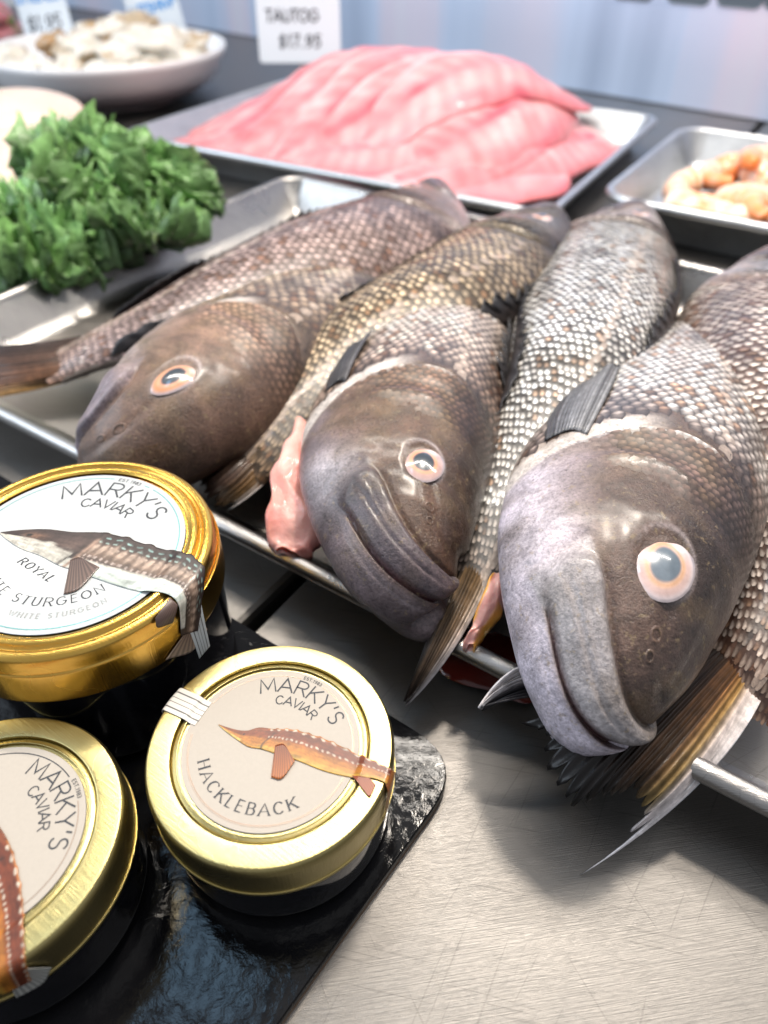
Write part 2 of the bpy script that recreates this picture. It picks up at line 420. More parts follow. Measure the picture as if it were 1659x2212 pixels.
    base = S[np.argmin(S[:, 2])].copy(); base[2] = TRAY_Z
    root = empty(name, base, label, 'fish', group)
    # ---- body grid
    nh, nb, na = (190, 110, 220) if hi else (110, 80, 120)
    X1 = 110 * k * (np.linspace(0, 1, nh) ** 1.45); X2 = np.linspace(110 * k, Lf, nb + 1)[1:]
    X = np.concatenate([X1, X2]); ns = len(X)
    a = np.arange(na) / na * 2 * np.pi
    ca, sa = np.cos(a), np.sin(a)                       # ca: dorsal(+)/ventral(-), sa: flank
    n_ = np.sign(ca) * np.abs(ca) ** 0.92
    XX = np.repeat(X[:, None], na, 1)
    Z = np.where(n_ >= 0, n_ * hu(XX), n_ * hd(XX))
    Y = np.sign(sa) * ysurf(XX, Z)
    Y = np.where(np.abs(sa) < 1e-6, 0, Y)
    x = tx(XX); z = Z * 1000 / (k * ht)                 # template mm
    side = np.sign(sa)
    # mouth line
    m0, m1 = np.array([-1.0, 4.5]), np.array([31.0, -19.5]); md = m1 - m0; ml = np.hypot(*md); md /= ml; mn = np.array([-md[1], md[0]])
    mu = ((x - m0[0]) * md[0] + (z - m0[1]) * md[1]) / ml
    d = (x - m0[0]) * mn[0] + (z - m0[1]) * mn[1] + 2.2 * np.sin(np.clip(mu, 0, 1) * np.pi)
    inm = sstep(1.06, 0.98, mu) * sstep(-.2, .02, mu)
    wide = lerp(8.5, 14.0, np.clip(mu, 0, 1.1))         # upper lip / maxilla widens towards the corner
    lob = sstep(1.30, 1.16, mu + .12 * ((d - wide * .5) / (wide * .5)) ** 2)
    front = sstep(-.15, .1, mu)
    disp = 2.0 * sstep(-.1, 1.1, d) * sstep(wide + .3, wide - 1.6, d) * lob * front
    disp += 1.3 * gau(d - wide * .45, wide * .35) * lob * front
    disp -= 1.3 * gau(d - wide - .9, .8) * lob * sstep(0, .15, mu)
    disp -= .8 * gau(mu * ml - 1.30 * ml, 1.3) * sstep(-2, 1, d) * sstep(wide + 1, wide - 2, d)
    disp -= (1.6 + 4.5 * gape * sstep(.75, .1, mu)) * gau(d, 0.5 + 1.9 * gape * sstep(.75, 0, mu)) * inm
    disp += (1.5 * sstep(.1, -1.1, d) * sstep(-10.5, -7.0, d) + .8 * gau(d + 4.6, 2.6)) * sstep(1.15, .85, mu)
    disp -= 1.1 * gau(d + 10.5, 1.0) * sstep(1.05, .75, mu) * sstep(0.05, .2, mu)
    # folds along the lips
    disp -= 0.9 * gau(d - wide * (.40 + .10 * np.sin(mu * 3)), 0.65) * sstep(.25, .5, mu) * sstep(1.18, 1.0, mu)
    disp -= 0.5 * gau(d - wide * (.68 + .06 * np.sin(mu * 5)), 0.5) * sstep(.55, .75, mu) * sstep(1.15, 1.02, mu)
    disp -= 0.5 * gau(d + 3.2, 0.5) * sstep(.3, .5, mu) * sstep(1.0, .8, mu)
    # eye socket
    re = np.hypot(x - EYE[0], (z - EYE[1]) * 1.05)
    E_R = eye_r + 1.2
    disp += 0.06 * gau(re - E_R - 2.0, 4.0) - 0.8 * sstep(E_R + .3, E_R - 2.2, re)
    # groove from the eye down to the nostrils, brow
    disp -= 0.6 * gau((z - EYE[1] - 2) - (48 - x) * 0.12, 2.0) * sstep(44, 38, x) * sstep(14, 22, x)
    # preopercle and gill cover
    xo = 99 - 0.0135 * (z - 6) ** 2 - np.where(z > 6, .016 * (z - 6) ** 2, 0)
    disp += 2.0 * np.where(x < xo, np.exp(-(xo - x) / 16.0), np.exp(-(x - xo) / 1.2)) * sstep(30, 18, z)
    disp -= 1.0 * gau(x - xo - 2.0, 1.4) * sstep(30, 16, z)
    xp = 80 - 0.015 * (z + 2) ** 2
    disp += 1.0 * np.where(x < xp, np.exp(-(xp - x) / 9.0), np.exp(-(x - xp) / .9)) * sstep(16, 4, z) * sstep(-44, -34, z)
    disp -= 0.5 * gau(x - xp - 6, 3.5) * sstep(20, 8, z) * sstep(-40, -28, z)
    disp += 0.4 * gau(z - EYE[1] - 12.5, 3.0) * gau(x - 50, 14)
    P3 = np.stack([x, z, side * 20 + 0 * x], -1) + seed * 13.7
    disp += 0.5 * noise(P3, 0.035) * sstep(104, 84, x) + 0.16 * noise(P3 + 5, 0.12) * sstep(115, 90, x)
    if not hi: disp = disp * sstep(-6, 40, x)
    edge = np.abs(sa) ** 0.55 * sstep(0, 5, x)
    Y = Y + side * disp * .001 * k * edge
    half = na // 2 + 1; Yh = Y[:, :half].copy(); Yh[:, 0] = 0; Yh[:, -1] = 0
    def ytrue(Xq, Zq):
        Xq = np.clip(np.asarray(Xq, float), X[0], X[-1]); Zq = np.asarray(Zq, float)
        h = np.where(Zq >= 0, hu(Xq), hd(Xq)); nq = np.clip(Zq / h, -1, 1)
        aq = np.arccos(np.clip(np.sign(nq) * np.abs(nq) ** (1 / .92), -1, 1)) / (2 * np.pi) * na
        fi = np.interp(Xq, X, np.arange(ns)); i0 = np.minimum(fi.astype(int), ns - 2); j0 = np.minimum(aq.astype(int), half - 2)
        du, dv = fi - i0, aq - j0
        return (Yh[i0, j0] * (1 - du) + Yh[i0 + 1, j0] * du) * (1 - dv) + (Yh[i0, j0 + 1] * (1 - du) + Yh[i0 + 1, j0 + 1] * du) * dv
    # ---- colours
    hrel = np.where(n_ >= 0, n_, n_)
    C = np.zeros(X.shape + (na, 3)); one = np.ones(XX.shape + (1,))
    mixc = lambda c, col, f: c * (1 - f[..., None]) + col * f[..., None]
    C = one * pal['mid']
    C = mixc(C, pal['back'], sstep(.25, .8, hrel)); C = mixc(C, pal['belly'], sstep(-.62, -.95, hrel))
    hz = sstep(8, -6, x - xo)
    H = one * pal['head']; H = mixc(H, pal['fore'], sstep(.1, .75, hrel) * .85 + 0 * hrel)
    H = mixc(H, pal['fore'], .5 * sstep(30, 5, x))
    H = mixc(H, pal['chin'], sstep(-.5, -3.0, d) * sstep(64, 44, x)); H = mixc(H, pal['chin'], sstep(-.6, -.9, hrel) * sstep(8, 30, x))
    H = mixc(H, pal['chin'], pal.get('vent', np.array(.35)) * sstep(-.30, -.75, hrel) * sstep(6, 30, x))
    H = mixc(H, pal['lip'], sstep(-1.5, -.2, d) * sstep(wide + .8, wide - .5, d) * sstep(1.32, 1.24, mu))
    H = mixc(H, pal['cheekspot'], .8 * gau(np.hypot(x - 47, (z + 27) * .8), 8.5) * sstep(1.12, 1.2, mu))
    H = mixc(H, pal['chin'] * 1.1, .6 * gau(d + 6, 2.5) * sstep(.95, .6, mu) * sstep(.0, .3, mu))
    H = mixc(H, np.array([.05, .012, .012]), gau(d, .55 + 2.0 * gape * sstep(.75, 0, mu)) * inm)
    nn = noise(P3 + 3, 0.05)
    H = H * (1 + .35 * nn[..., None])
    H = mixc(H, np.array([.16, .105, .05]), .35 * np.clip(noise(P3 + 9, .07), 0, 1))
    C = mixc(C, H, hz)
    C = mixc(C, np.array([.62, .55, .50]), (.92 if hi else .12) * sstep(-.5, 1.5, x - xo) * sstep(15, 9, x - xo) * sstep(.0, -.35, hrel))
    C = mixc(C, pal['pale'] * .9, (.8 if hi else .2) * gau(x - xo + .6, .7) * sstep(.5, .2, hrel))
    C = mixc(C, np.array([.36, .30, .30]), .65 * gau(re - E_R - .1, .6) * sstep(-14, 6, (z - EYE[1]) + (x - EYE[0]) * .8))
    C = np.clip(C, 0.004, 1)
    Y[-1] = 0; Z[-1] = 0
    def ctrue(Xq, Zq):
        h = hu(Xq) if Zq >= 0 else hd(Xq); nq = np.clip(Zq / h, -1, 1)
        aq = int(round(float(np.arccos(np.clip(np.sign(nq) * np.abs(nq) ** (1 / .92), -1, 1)) / (2 * np.pi) * na))); return C[int(np.interp(Xq, X, np.arange(ns))), min(aq, half - 1)]
    G = W(XX, Y, Z)
    body = mesh('body', G.reshape(-1, 3), grid_faces(ns, na, False, True), M['skin'], root, C.reshape(-1, 3))
    # ---- eye
    def eye(sd):
        ze = EYE[1] * k * ht * .001; xe = EYE[0] * k
        yc = float(ysurf(np.array(xe), np.array(ze)))
        R = E_R * k * .001 * 1.25; depth = R * .58
        rr = np.concatenate([np.linspace(0, 1, 26)]); th_ = np.arange(40) / 40 * 2 * np.pi
        rm = rr * E_R * k * .001
        yy = np.sqrt(np.maximum(R ** 2 - rm ** 2, 0)) - R * .60
        # dome slightly flattened with the lens bulging at the middle
        yy = yy + .0006 * gau(rr, .42)
        LX = xe + rm[:, None] * 1000 * np.cos(th_) * 1.06; LZ = ze + rm[:, None] * np.sin(th_) * .96
        LY = sd * (yc - .0010 * k + np.repeat(yy[:, None], 40, 1) * .50)
        Pw = W(LX, LY, LZ)
        cc = np.zeros((26, 40, 3)); ofs = .15 * np.clip(1.25 - rr, 0, 1)[:, None]; t_ = np.hypot(rr[:, None] * np.cos(th_)[None] + ofs, rr[:, None] * np.sin(th_)[None]) + .015 * np.sin(th_ * 3 + seed)[None]
        cc[:] = pal.get('eyewhite', np.array([.50, .36, .35]))
        def m_(col, f):
            nonlocal cc
            cc = cc * (1 - f[..., None]) + np.array(col) * f[..., None]
        m_(pal.get('iris', np.array([.52, .33, .29])), sstep(.92, .74, t_)); m_(pal.get('iris2', np.array([.70, .34, .22])), sstep(.70, .60, t_))
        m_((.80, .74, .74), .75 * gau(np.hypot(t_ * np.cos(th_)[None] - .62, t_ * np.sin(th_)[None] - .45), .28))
        m_((.58, .33, .18), .8 * gau(t_ - .56, .04))
        m_(pal.get('pupil', np.array([.040, .052, .066])), sstep(.53, .43, t_))
        m_((.34, .29, .30), sstep(.88, .95, t_))
        mesh('eye', Pw.reshape(-1, 3), grid_faces(26, 40, False, True), M['eye'], root, np.clip(cc, 0, 1).reshape(-1, 3))
    eye(1)
    # nostrils: two small pits with a raised lip in front of the eye
    for (nx, nz_, rad) in ((31.5, 7.0, 1.15), (27.0, 6.2, 0.85)):
        th_ = np.arange(14) / 14 * 2 * np.pi
        prof = [(2.0, -.25), (1.45, .28), (1.05, .30), (.85, -.1), (0.02, -.5)]
        V = []; 
        for pr_, hgt in prof:
            LX = nx * k + pr_ * rad * np.cos(th_); LZ = (nz_ * ht * k + pr_ * rad * np.sin(th_)) * .001
            V.append(W(LX, ytrue(LX, LZ) + hgt * .001, LZ))
        V = np.array(V); cn = np.array([pal['head'] * 1.0, pal['head'] * 1.2, (.10, .06, .04), (.03, .015, .01), (.008, .004, .003)])
        mesh('nostril', V.reshape(-1, 3), grid_faces(len(prof), 14, False, True), M['skin'], root, np.repeat(cn, 14, 0))
    # ---- scales
    if scales:
        r2 = np.random.default_rng(seed + 50)
        quads = []; verts = []; cols = []
        # ring of points of one scale: base, shoulders, rounded tip
        tpl = np.array([(.1, -.42), (.1, .42), (.50, -.56), (.58, 0), (.50, .56), (.80, -.46), (.80, 0), (.80, .46), (.97, -.22), (.97, .22)])
        tf = [(0, 2, 3), (0, 3, 1), (1, 3, 4), (2, 5, 6, 3), (3, 6, 7, 4), (5, 8, 6), (6, 8, 9), (6, 9, 7)]
        tl = np.array([.0, .0, .22, .30, .22, .42, .52, .42, .58, .58])
        base_i = 0; fin_list = []
        for hp in (True, False):
            prow = (2.7 if hp else 4.3) * k; nrow = int(rows * 1.45) if hp else rows
            xr = np.arange(54 * k, 112 * k, prow) if hp else np.arange(66 * k, Lf - 1, prow)
            for ir, x0 in enumerate(xr):
                aa = np.linspace(np.pi, 0, 160); c_ = np.cos(aa); nn_ = np.sign(c_) * np.abs(c_) ** .92
                zz = np.where(nn_ >= 0, nn_ * hu(x0), nn_ * hd(x0)); yy = ysurf(np.full(160, x0), zz)
                ss = np.concatenate([[0], np.cumsum(np.hypot(np.diff(zz), np.diff(yy)))]); tot = ss[-1]
                pitch = tot / (nrow + .5)
                for j in range(nrow):
                    u = (j + .5 + .5 * (ir % 2) + r2.normal() * .05) / (nrow + .5)
                    if u < 0.02 or u > .985: continue
                    xj = x0 + r2.normal() * .05 * prow
                    zc = np.interp(u * tot, ss, zz); zt = zc * 1000 / (k * ht)
                    hr = zc / (hu(x0) if zc > 0 else hd(x0)); xt = float(tx(xj))
                    xo_ = 99 - .0135 * (zt - 6) ** 2 - (.016 * (zt - 6) ** 2 if zt > 6 else 0)
                    onhead = xt < xo_ - 1
                    if onhead != hp: continue
                    re_ = math.hypot(xt - EYE[0], zt - EYE[1])
                    x_in = 55 + (9 if zt < -16 else 0) + (5 if zt < 2 else 0)
                    if hp and (re_ < eye_r + 4.5 or zt < -36 or xt < x_in): continue
                    fade = float(sstep(0, 22, xt - x_in) * sstep(eye_r + 4, eye_r + 14, re_) * sstep(-37, -26, zt)) if hp else 1.0
                    if hp and r2.random() > .15 + 1.6 * fade: continue
                    if not onhead and xt < xo_ + (3 if zt > 0 else (10 if hi else 3)): continue
                    nzv = float(noise(np.array([xt, zt, seed * 9.0]), .045))
                    ln = prow * .001 * 1.85 * r2.uniform(.88, 1.12); wd = pitch * 1.08 * r2.uniform(.88, 1.08)
                    lift = (.10 + .55 * fade if hp else 0.62) * r2.uniform(.6, 1.25) * min(1, pitch / .0026)
                    px_ = xj + tpl[:, 0] * ln * 1000 + r2.normal(size=10) * .10
                    sq = np.clip(u * tot + tpl[:, 1] * wd, 0, tot)
                    pz = np.interp(sq, ss, zz) * np.interp(px_, fx, HU + HD) / (hu(x0) + hd(x0))
                    py = ytrue(px_, pz) + tl * lift * .001 - (.00012 * (1 - fade) if hp else 0)
                    verts.append((px_, py, pz))
                    stk = float(noise(np.array([xt * .25, zt * 1.6, seed * 5.0]), .07)); br = max(.25, r2.uniform(.62, 1.28) * (1 + .38 * nzv + .35 * stk))
                    dk = pal['dark'] * r2.uniform(.6, 1.5)
                    if hp:
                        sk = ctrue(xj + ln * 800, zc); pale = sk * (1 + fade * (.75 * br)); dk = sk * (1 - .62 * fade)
                    else:
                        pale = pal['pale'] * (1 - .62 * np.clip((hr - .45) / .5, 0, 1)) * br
                        hf = 1 if 'allpale' in pal else float(sstep(98, 140, xt + 12 * nzv))
                        pale = lerp(pal['headscale'] * 1.3 * br, pale, .2 + .8 * hf); pale = lerp(pale, np.array([.20, .10, .045]) * br, float(sstep(270, 300, xt)) * .8)
                        if r2.random() < pal.get('brown_p', np.array(.10)) + .25 * max(0, -nzv - .3): pale = pale * np.array([.50, .36, .27])
                    if not hp:
                        nb_ = float(sstep(10, 0, xt - xo_ - 3)); sk = ctrue(xj + ln * 500, zc); pale = lerp(pale, sk * 1.5, .6 * nb_); dk = lerp(np.asarray(dk), sk * .5, .6 * nb_)
                    dk = np.asarray(dk)
                    cl = np.array([dk, dk, dk * .8, (.25 * pale + .75 * dk) if hp else (.10 * pale + .90 * dk), dk * .8, .22 * pale + .78 * dk, pale * 1.1, .22 * pale + .78 * dk, pale, pale])  # dark bases paint the shadow gaps between overlapping scales
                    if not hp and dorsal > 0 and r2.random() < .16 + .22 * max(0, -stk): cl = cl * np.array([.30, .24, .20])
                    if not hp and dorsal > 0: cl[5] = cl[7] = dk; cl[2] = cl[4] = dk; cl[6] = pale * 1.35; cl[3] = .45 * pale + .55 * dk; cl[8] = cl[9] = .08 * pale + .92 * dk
                    zl = 14 - .06 * (xt - 110)
                    if not hp and abs(zt - zl) < 1.3: cl = .55 * cl + .45 * np.array([.60, .48, .40])
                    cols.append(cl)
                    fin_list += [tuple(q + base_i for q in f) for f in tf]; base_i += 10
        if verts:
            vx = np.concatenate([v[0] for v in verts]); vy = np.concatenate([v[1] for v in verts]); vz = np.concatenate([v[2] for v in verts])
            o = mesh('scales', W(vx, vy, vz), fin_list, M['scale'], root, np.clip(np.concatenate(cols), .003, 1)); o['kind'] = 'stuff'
    # ---- dorsal and anal fins folded against the body
    if fins:
        r3 = np.random.default_rng(seed + 90)
        for nm, xa, xb, sg, hgt, nr in (('dorsal_fin', 112, 268, 1, 15.0, 22), ('anal_fin', 168, 266, -1, 12.0, 14)):
            us = np.linspace(0, 1, nr * 4 + 1); xx = rx_(lerp(xa, xb, us))
            hh = (hu(xx) if sg > 0 else hd(xx))
            ph = (us * nr) % 1.0
            spike = np.where(us < .62, 1 - .55 * ph, 1 - .22 * np.abs(ph - .5) * 2) * hgt * k * (1 + .12 * np.sin(us * 40 + seed)) * sstep(-.02, .08, us) * sstep(1.02, .9, us)
            vs = np.linspace(0, 1, 7)
            Q = []; CC = []
            for v in vs:
                rdg = .00045 * np.cos(us * nr * 2 * np.pi) * v
                zf = sg * (hh * (.985 if sg > 0 else .96) - v * spike * .001 * .62 * (.35 + .65 * np.abs(np.sin(us * 5 + seed))))
                Q.append(W(xx + v * 8 * k, ytrue(xx + v * 8 * k, zf) + .0010 + .0030 * v + .0015 * v * np.sin(us * 9 + seed) + rdg, zf))
                c = lerp(pal['back'] * .8, np.array([.035, .034, .038]), v)[None] * (0.7 + .6 * (np.cos(us * nr * 2 * np.pi)[:, None] * .5 + .5)); CC.append(c)
            o = mesh(nm, np.array(Q).reshape(-1, 3), grid_faces(7, len(us)), M['fin'], root, np.array(CC).reshape(-1, 3))
            so = o.modifiers.new('thickness', 'SOLIDIFY'); so.thickness = .0005
    if pect:
        (xa, za, zb), (xm, zma, zmb), (xe_, zea, zeb), cols_ = pect
        def on(x_, z_, up_): zz_ = z_ * .001 * k * ht; return W(rx_(x_), ytrue(rx_(x_), zz_) + up_, zz_)
        fin_fan(root, 'pectoral_fin', [on(xa, za, .0002), on(xa + 3, (za + zb) / 2, .0006), on(xa, zb, .0002)], [on(xm, zma, .0018), on(xm + 3, (zma + zmb) / 2, .0026), on(xm, zmb, .0018)], [on(xe_ - 6, zea, .0012), on(xe_, (zea + zeb) / 2, .0020), on(xe_ - 3, zeb, .0012)], 14, cols_, seed, jag=.06)
    W.y = ytrue
    return root, W, pal

def fin_fan(root, name, rootl, midl, tipl, nr, cols, seed=0, jag=.10, ridge=.0004, label=None, thick=.0006, pale_edge=False):
    """fin surface: root, middle and tip polylines (world), nr rays; cols: list of (u, root colour, tip colour)"""
    r = np.random.default_rng(seed + 7)
    nu = nr * 5 + 1; nv = 22
    A, B, C_ = (spline(np.asarray(q, float), nu) for q in (rootl, midl, tipl))
    u = np.linspace(0, 1, nu); ph = (u * nr) % 1.0
    ln = 1 - jag * (np.abs(ph - .5) * 2) ** 1.5
    rl = np.repeat(r.uniform(1 - jag * 1.3, 1.0, nr + 1), 5)[:nu]; ln = ln * rl
    ln[0] = 1; ln[-1] = 1; ln[-4:] = np.linspace(ln[-5], 1, 4); ln[:4] = np.linspace(1, ln[4], 4)
    rb = np.repeat(r.uniform(.55, 1.35, nr + 1), 5)[:nu]; flat = sstep(.96, .84, u) if pale_edge else np.ones(nu)
    V = []; CC = []
    cu = np.array([c[0] for c in cols]); c0 = np.array([c[1] for c in cols]); c1 = np.array([c[2] for c in cols])
    ca = np.stack([np.interp(u, cu, c0[:, i]) for i in range(3)], 1); cb = np.stack([np.interp(u, cu, c1[:, i]) for i in range(3)], 1)
    for v in np.linspace(0, 1, nv):
        t = (v * ln)[:, None]
        P = A * (1 - t) ** 2 + (2 * B - .5 * (A + C_)) * 2 * t * (1 - t) + C_ * t ** 2
        rd = np.cos(u * nr * 2 * np.pi) * ridge * flat * min(1, v * 4 + .2) + .35 * ridge * np.cos(u * nr * 4 * np.pi + 1)
        P = P + AZ * rd[:, None] + AZ * (.0012 * np.sin(u * 11 + seed) * v)[:, None]
        V.append(P)
        shade = (.55 + .55 * (np.cos(u * nr * 2 * np.pi + 1.2 * np.sin(u * 17 + seed)) * .5 + .5) ** 1.5) * rb * flat + (1 - flat)
        spot = np.where(r.random(nu) > .93, 2.2, 1.0)
        CC.append(lerp(ca, cb, v) * (shade * (1 + (spot - 1) * .5))[:, None])
    o = mesh(name, np.array(V).reshape(-1, 3), grid_faces(nv, nu), M['fin'], root, np.clip(np.array(CC), 0.002, 1).reshape(-1, 3))
    s = o.modifiers.new('thickness', 'SOLIDIFY'); s.thickness = thick
    if label: o['label'] = label
    return o

GF = 'whole dark fish laid side by side in the pan'
brown = dict(pale=(.30, .20, .14), headscale=(.13, .085, .055), mid=(.09, .055, .035), belly=(.34, .27, .22))
mauve = dict(pale=(.46, .34, .31), mid=(.10, .06, .052), headscale=(.10, .065, .055), head=(.085, .058, .045), dark=(.045, .025, .02))
gold = dict(pale=(.50, .38, .25), dark=(.035, .02, .008), mid=(.10, .07, .035), headscale=(.16, .11, .06), head=(.09, .075, .06), allpale=(1, 1, 1))
white = dict(pale=(.88, .83, .77), dark=(.012, .008, .006), mid=(.07, .05, .035), headscale=(.42, .37, .33), head=(.22, .18, .17), fore=(.10, .085, .08), allpale=(1, 1, 1), brown_p=.06)

# F1  tail towards the viewer, far left
f1, W1, pl = fish('whole_fish', 'mauve brown fish nearest the kale, head at the back and tail leaving the frame', [(950, 392, .046), (860, 428, .058), (700, 478, .064), (520, 560, .060), (350, 655, .050), (235, 712, .040), (150, 758, .030), (115, 778, .026)], GF, dorsal=1, ht=1.14, th=1.05, hi=False, pal=mauve, seed=1, rows=20)
R_ = [un(190, 812, .018), un(200, 775, .026), un(175, 728, .022)]
fin_fan(f1, 'tail_fin', R_, [un(60, 850, .016), un(50, 800, .026), un(40, 745, .026)], [un(-90, 875, .008), un(-110, 815, .016), un(-100, 748, .020)], 13, [(0, (.30, .16, .05), (.34, .20, .07)), (.3, (.12, .06, .03), (.14, .06, .03)), (1, (.06, .035, .03), (.04, .03, .03))], 1)
# F2  head towards the viewer, left
f2, W2, pl = fish('whole_fish', 'brown fish second from the left, its head just behind the large gold jar', [(208, 992, .026), (262, 890, .054), (362, 785, .068), (510, 695, .067), (640, 622, .058), (760, 560, .044), (860, 510, .032)], GF, dorsal=1, ht=1.0, hi=True, ks=1.12, eye_r=5.6, eye_at=(48., 4.), roll=[(0, 10), (90, 10), (200, 2)], seed=2, rows=20,
  pal=dict(head=(.165, .098, .068), fore=(.100, .060, .044), lip=(.24, .19, .21), chin=(.26, .21, .21), mid=(.10, .06, .035), back=(.06, .04, .03), pale=(.40, .31, .23), headscale=(.17, .105, .06), cheekspot=(.3, .25, .25), belly=(.50, .43, .38), iris=(.60, .28, .14)))
# F3  tail towards the viewer, golden
f3, W3, pl = fish('whole_fish', 'golden brown scaled fish in the middle, its tail lying beside the gold jar', [(1190, 448, .050), (1090, 505, .064), (970, 575, .068), (850, 640, .064), (740, 720, .056), (640, 830, .046), (560, 935, .036), (520, 990, .028)], GF, dorsal=-1, ht=1.08, th=1.0, hi=False, pal=gold, seed=3, rows=20)
fin_fan(f3, 'tail_fin', [un(575, 880, .020), un(620, 890, .024), un(655, 900, .020)], [un(478, 960, .022), un(520, 1005, .030), un(600, 1015, .024)], [un(405, 1015, .012), un(435, 1070, .016), un(492, 1108, .014)], 13, [(0, (.07, .04, .025), (.05, .03, .02)), (.55, (.10, .055, .03), (.05, .03, .025)), (.86, (.22, .12, .04), (.20, .11, .04)), (1, (.55, .45, .40), (.62, .56, .52))], 3)
# F5  tail towards the viewer, pale (built before the heads that lie on it)
f5, W5, pl = fish('whole_fish', 'pale silvery scaled fish between the two near heads, tail hanging over the pan rim', [(1372, 446, .032), (1335, 520, .058), (1280, 690, .068), (1215, 830, .062), (1145, 970, .052), (1090, 1090, .044), (1055, 1180, .038), (1030, 1240, .034)], GF, dorsal=-1, ht=1.12, th=.98, hi=False, pal=white, seed=5, rows=22)
fin_fan(f5, 'tail_fin', [un(1020, 1120, .022), un(1060, 1130, .026), un(1095, 1140, .022)], [un(950, 1310, .030), un(975, 1325, .036), un(1015, 1345, .032)], [un(872, 1515, .010), un(872, 1522, .011), un(876, 1526, .010)], 12, [(0, (.03, .022, .018), (.03, .024, .022)), (.35, (.14, .085, .035), (.06, .04, .03)), (.75, (.20, .12, .05), (.08, .06, .05)), (.9, (.35, .22, .09), (.60, .54, .52)), (1, (.60, .52, .48), (.75, .70, .70))], 5, jag=.05, pale_edge=True)
# F7  right edge, tail under the big head
f7, W7, pl = fish('whole_fish', 'fish at the right edge, its broad ragged tail spread over the pan rim', [(1690, 540, .046), (1725, 690, .070), (1765, 920, .068), (1755, 1110, .056), (1715, 1270, .044), (1675, 1360, .038), (1640, 1420, .033), (1615, 1460, .028)], GF, dorsal=-1, ht=1.08, hi=False, seed=7, rows=22, pal=dict(pale=(.58, .49, .43), dark=(.05, .02, .012), mid=(.13, .06, .035), headscale=(.30, .26, .25), head=(.20, .19, .20), fore=(.12, .11, .12), allpale=(1, 1, 1)))
fin_fan(f7, 'tail_fin', [un(1520, 1390, .026), un(1570, 1390, .028), un(1630, 1400, .026), un(1680, 1400, .022)],
  [un(1300, 1500, .040), un(1370, 1570, .040), un(1450, 1620, .034), un(1560, 1640, .024)],
  [un(1125, 1568, .034), un(1165, 1640, .032), un(1205, 1745, .030), un(1290, 1735, .026), un(1345, 1722, .022), un(1375, 1760, .018), un(1255, 1888, .0015)], 17,
  [(0, (.008, .005, .005), (.006, .005, .005)), (.36, (.03, .016, .010), (.006, .005, .005)), (.5, (.09, .042, .02), (.012, .009, .008)), (.7, (.22, .10, .036), (.05, .03, .016)), (.82, (.30, .17, .05), (.26, .18, .07)), (.89, (.55, .45, .40), (.70, .62, .60)), (1, (.78, .70, .66), (.85, .80, .80))], 7, jag=.13, ridge=.0005, pale_edge=True)
# F4  centre head
f4, W4, pl = fish('whole_fish', 'dark brown fish in the centre, head down with closed thick lips on the pan rim', [(928, 1288, .038), (898, 1205, .053), (868, 1100, .064), (868, 940, .072), (905, 800, .072), (955, 690, .062), (1000, 610, .048), (1040, 545, .034)], GF, dorsal=1, ht=1.0, hi=True, roll=[(0, 8), (90, 5), (200, 0)], seed=4, rows=24,
  pal=dict(vent=.18, chin=(.15, .115, .12), headscale=(.16, .088, .055), pale=(.70, .58, .50), dark=(.020, .011, .008)),
  pect=((92, -38, -30), (115, -43, -30), (142, -44, -30), [(0, (.03, .028, .03), (.02, .018, .02)), (.6, (.07, .066, .068), (.03, .03, .032)), (1, (.14, .13, .135), (.06, .058, .06))]))
# F6  big head right
f6, W6, pl = fish('whole_fish', 'fish with the largest head at the right, its pale lilac jaw over the spread tail', [(1318, 1560, .040), (1316, 1460, .057), (1338, 1310, .072), (1385, 1110, .082), (1450, 930, .080), (1500, 800, .066), (1535, 715, .046), (1560, 670, .026)], GF, dorsal=1, ht=1.06, hi=True, roll=[(0, 10), (90, 7), (200, 0)], seed=6, rows=24, gape=.8, eye_r=8.0,
  pal=dict(vent=.42, pale=(.76, .69, .64), lip=(.30, .27, .27), chin=(.46, .405, .45), cheekspot=(.48, .42, .45), head=(.092, .056, .043), fore=(.034, .024, .023), dark=(.018, .010, .007), headscale=(.15, .092, .070), pupil=(.12, .15, .18), iris=(.58, .40, .36), iris2=(.66, .40, .28), eyewhite=(.60, .50, .50)),
  pect=((90, -38, -26), (122, -43, -26), (160, -41, -28), [(0, (.04, .04, .045), (.05, .05, .055)), (.4, (.16, .16, .17), (.10, .10, .105)), (1, (.24, .235, .24), (.14, .14, .145))]))
fin_fan(f6, 'pelvic_fin', [un(1190, 1440, .030), un(1200, 1500, .026)], [un(1110, 1450, .034), un(1120, 1510, .030)], [un(1035, 1532, .028), un(1040, 1530, .027)], 8, [(0, (.60, .55, .53), (.62, .57, .55)), (.4, (.5, .45, .44), (.5, .46, .45)), (.6, (.03, .025, .028), (.03, .025, .028)), (1, (.03, .025, .028), (.05, .045, .045))], 66, jag=.02)

# thin blood pooled in the pan under the big head
th_ = np.arange(48) / 48 * 2 * np.pi; bp0 = un(1085, 1440, .003)
rad = .016 + .004 * np.sin(th_ * 3 + 1) + .003 * np.sin(th_ * 5)
Vb = [bp0 + np.array([0, 0, .0012])] + [bp0 + AX * 1.5 * r_ * math.cos(t) + AY * .75 * r_ * math.sin(t) + AZ * .0010 for r_, t in zip(rad, th_)] + [bp0 + AX * 1.56 * r_ * math.cos(t) + AY * .80 * r_ * math.sin(t) for r_, t in zip(rad, th_)]
Fb = [(0, 1 + i, 1 + (i + 1) % 48) for i in range(48)] + [(1 + i, 49 + i, 49 + (i + 1) % 48, 1 + (i + 1) % 48) for i in range(48)]
tag(mesh('blood_puddle', Vb, Fb, simple('thin_dark_blood', (.10, .012, .008), .12), None, loc=bp0), 'dark red blood pooled in the pan beside the pale jaw', 'blood')

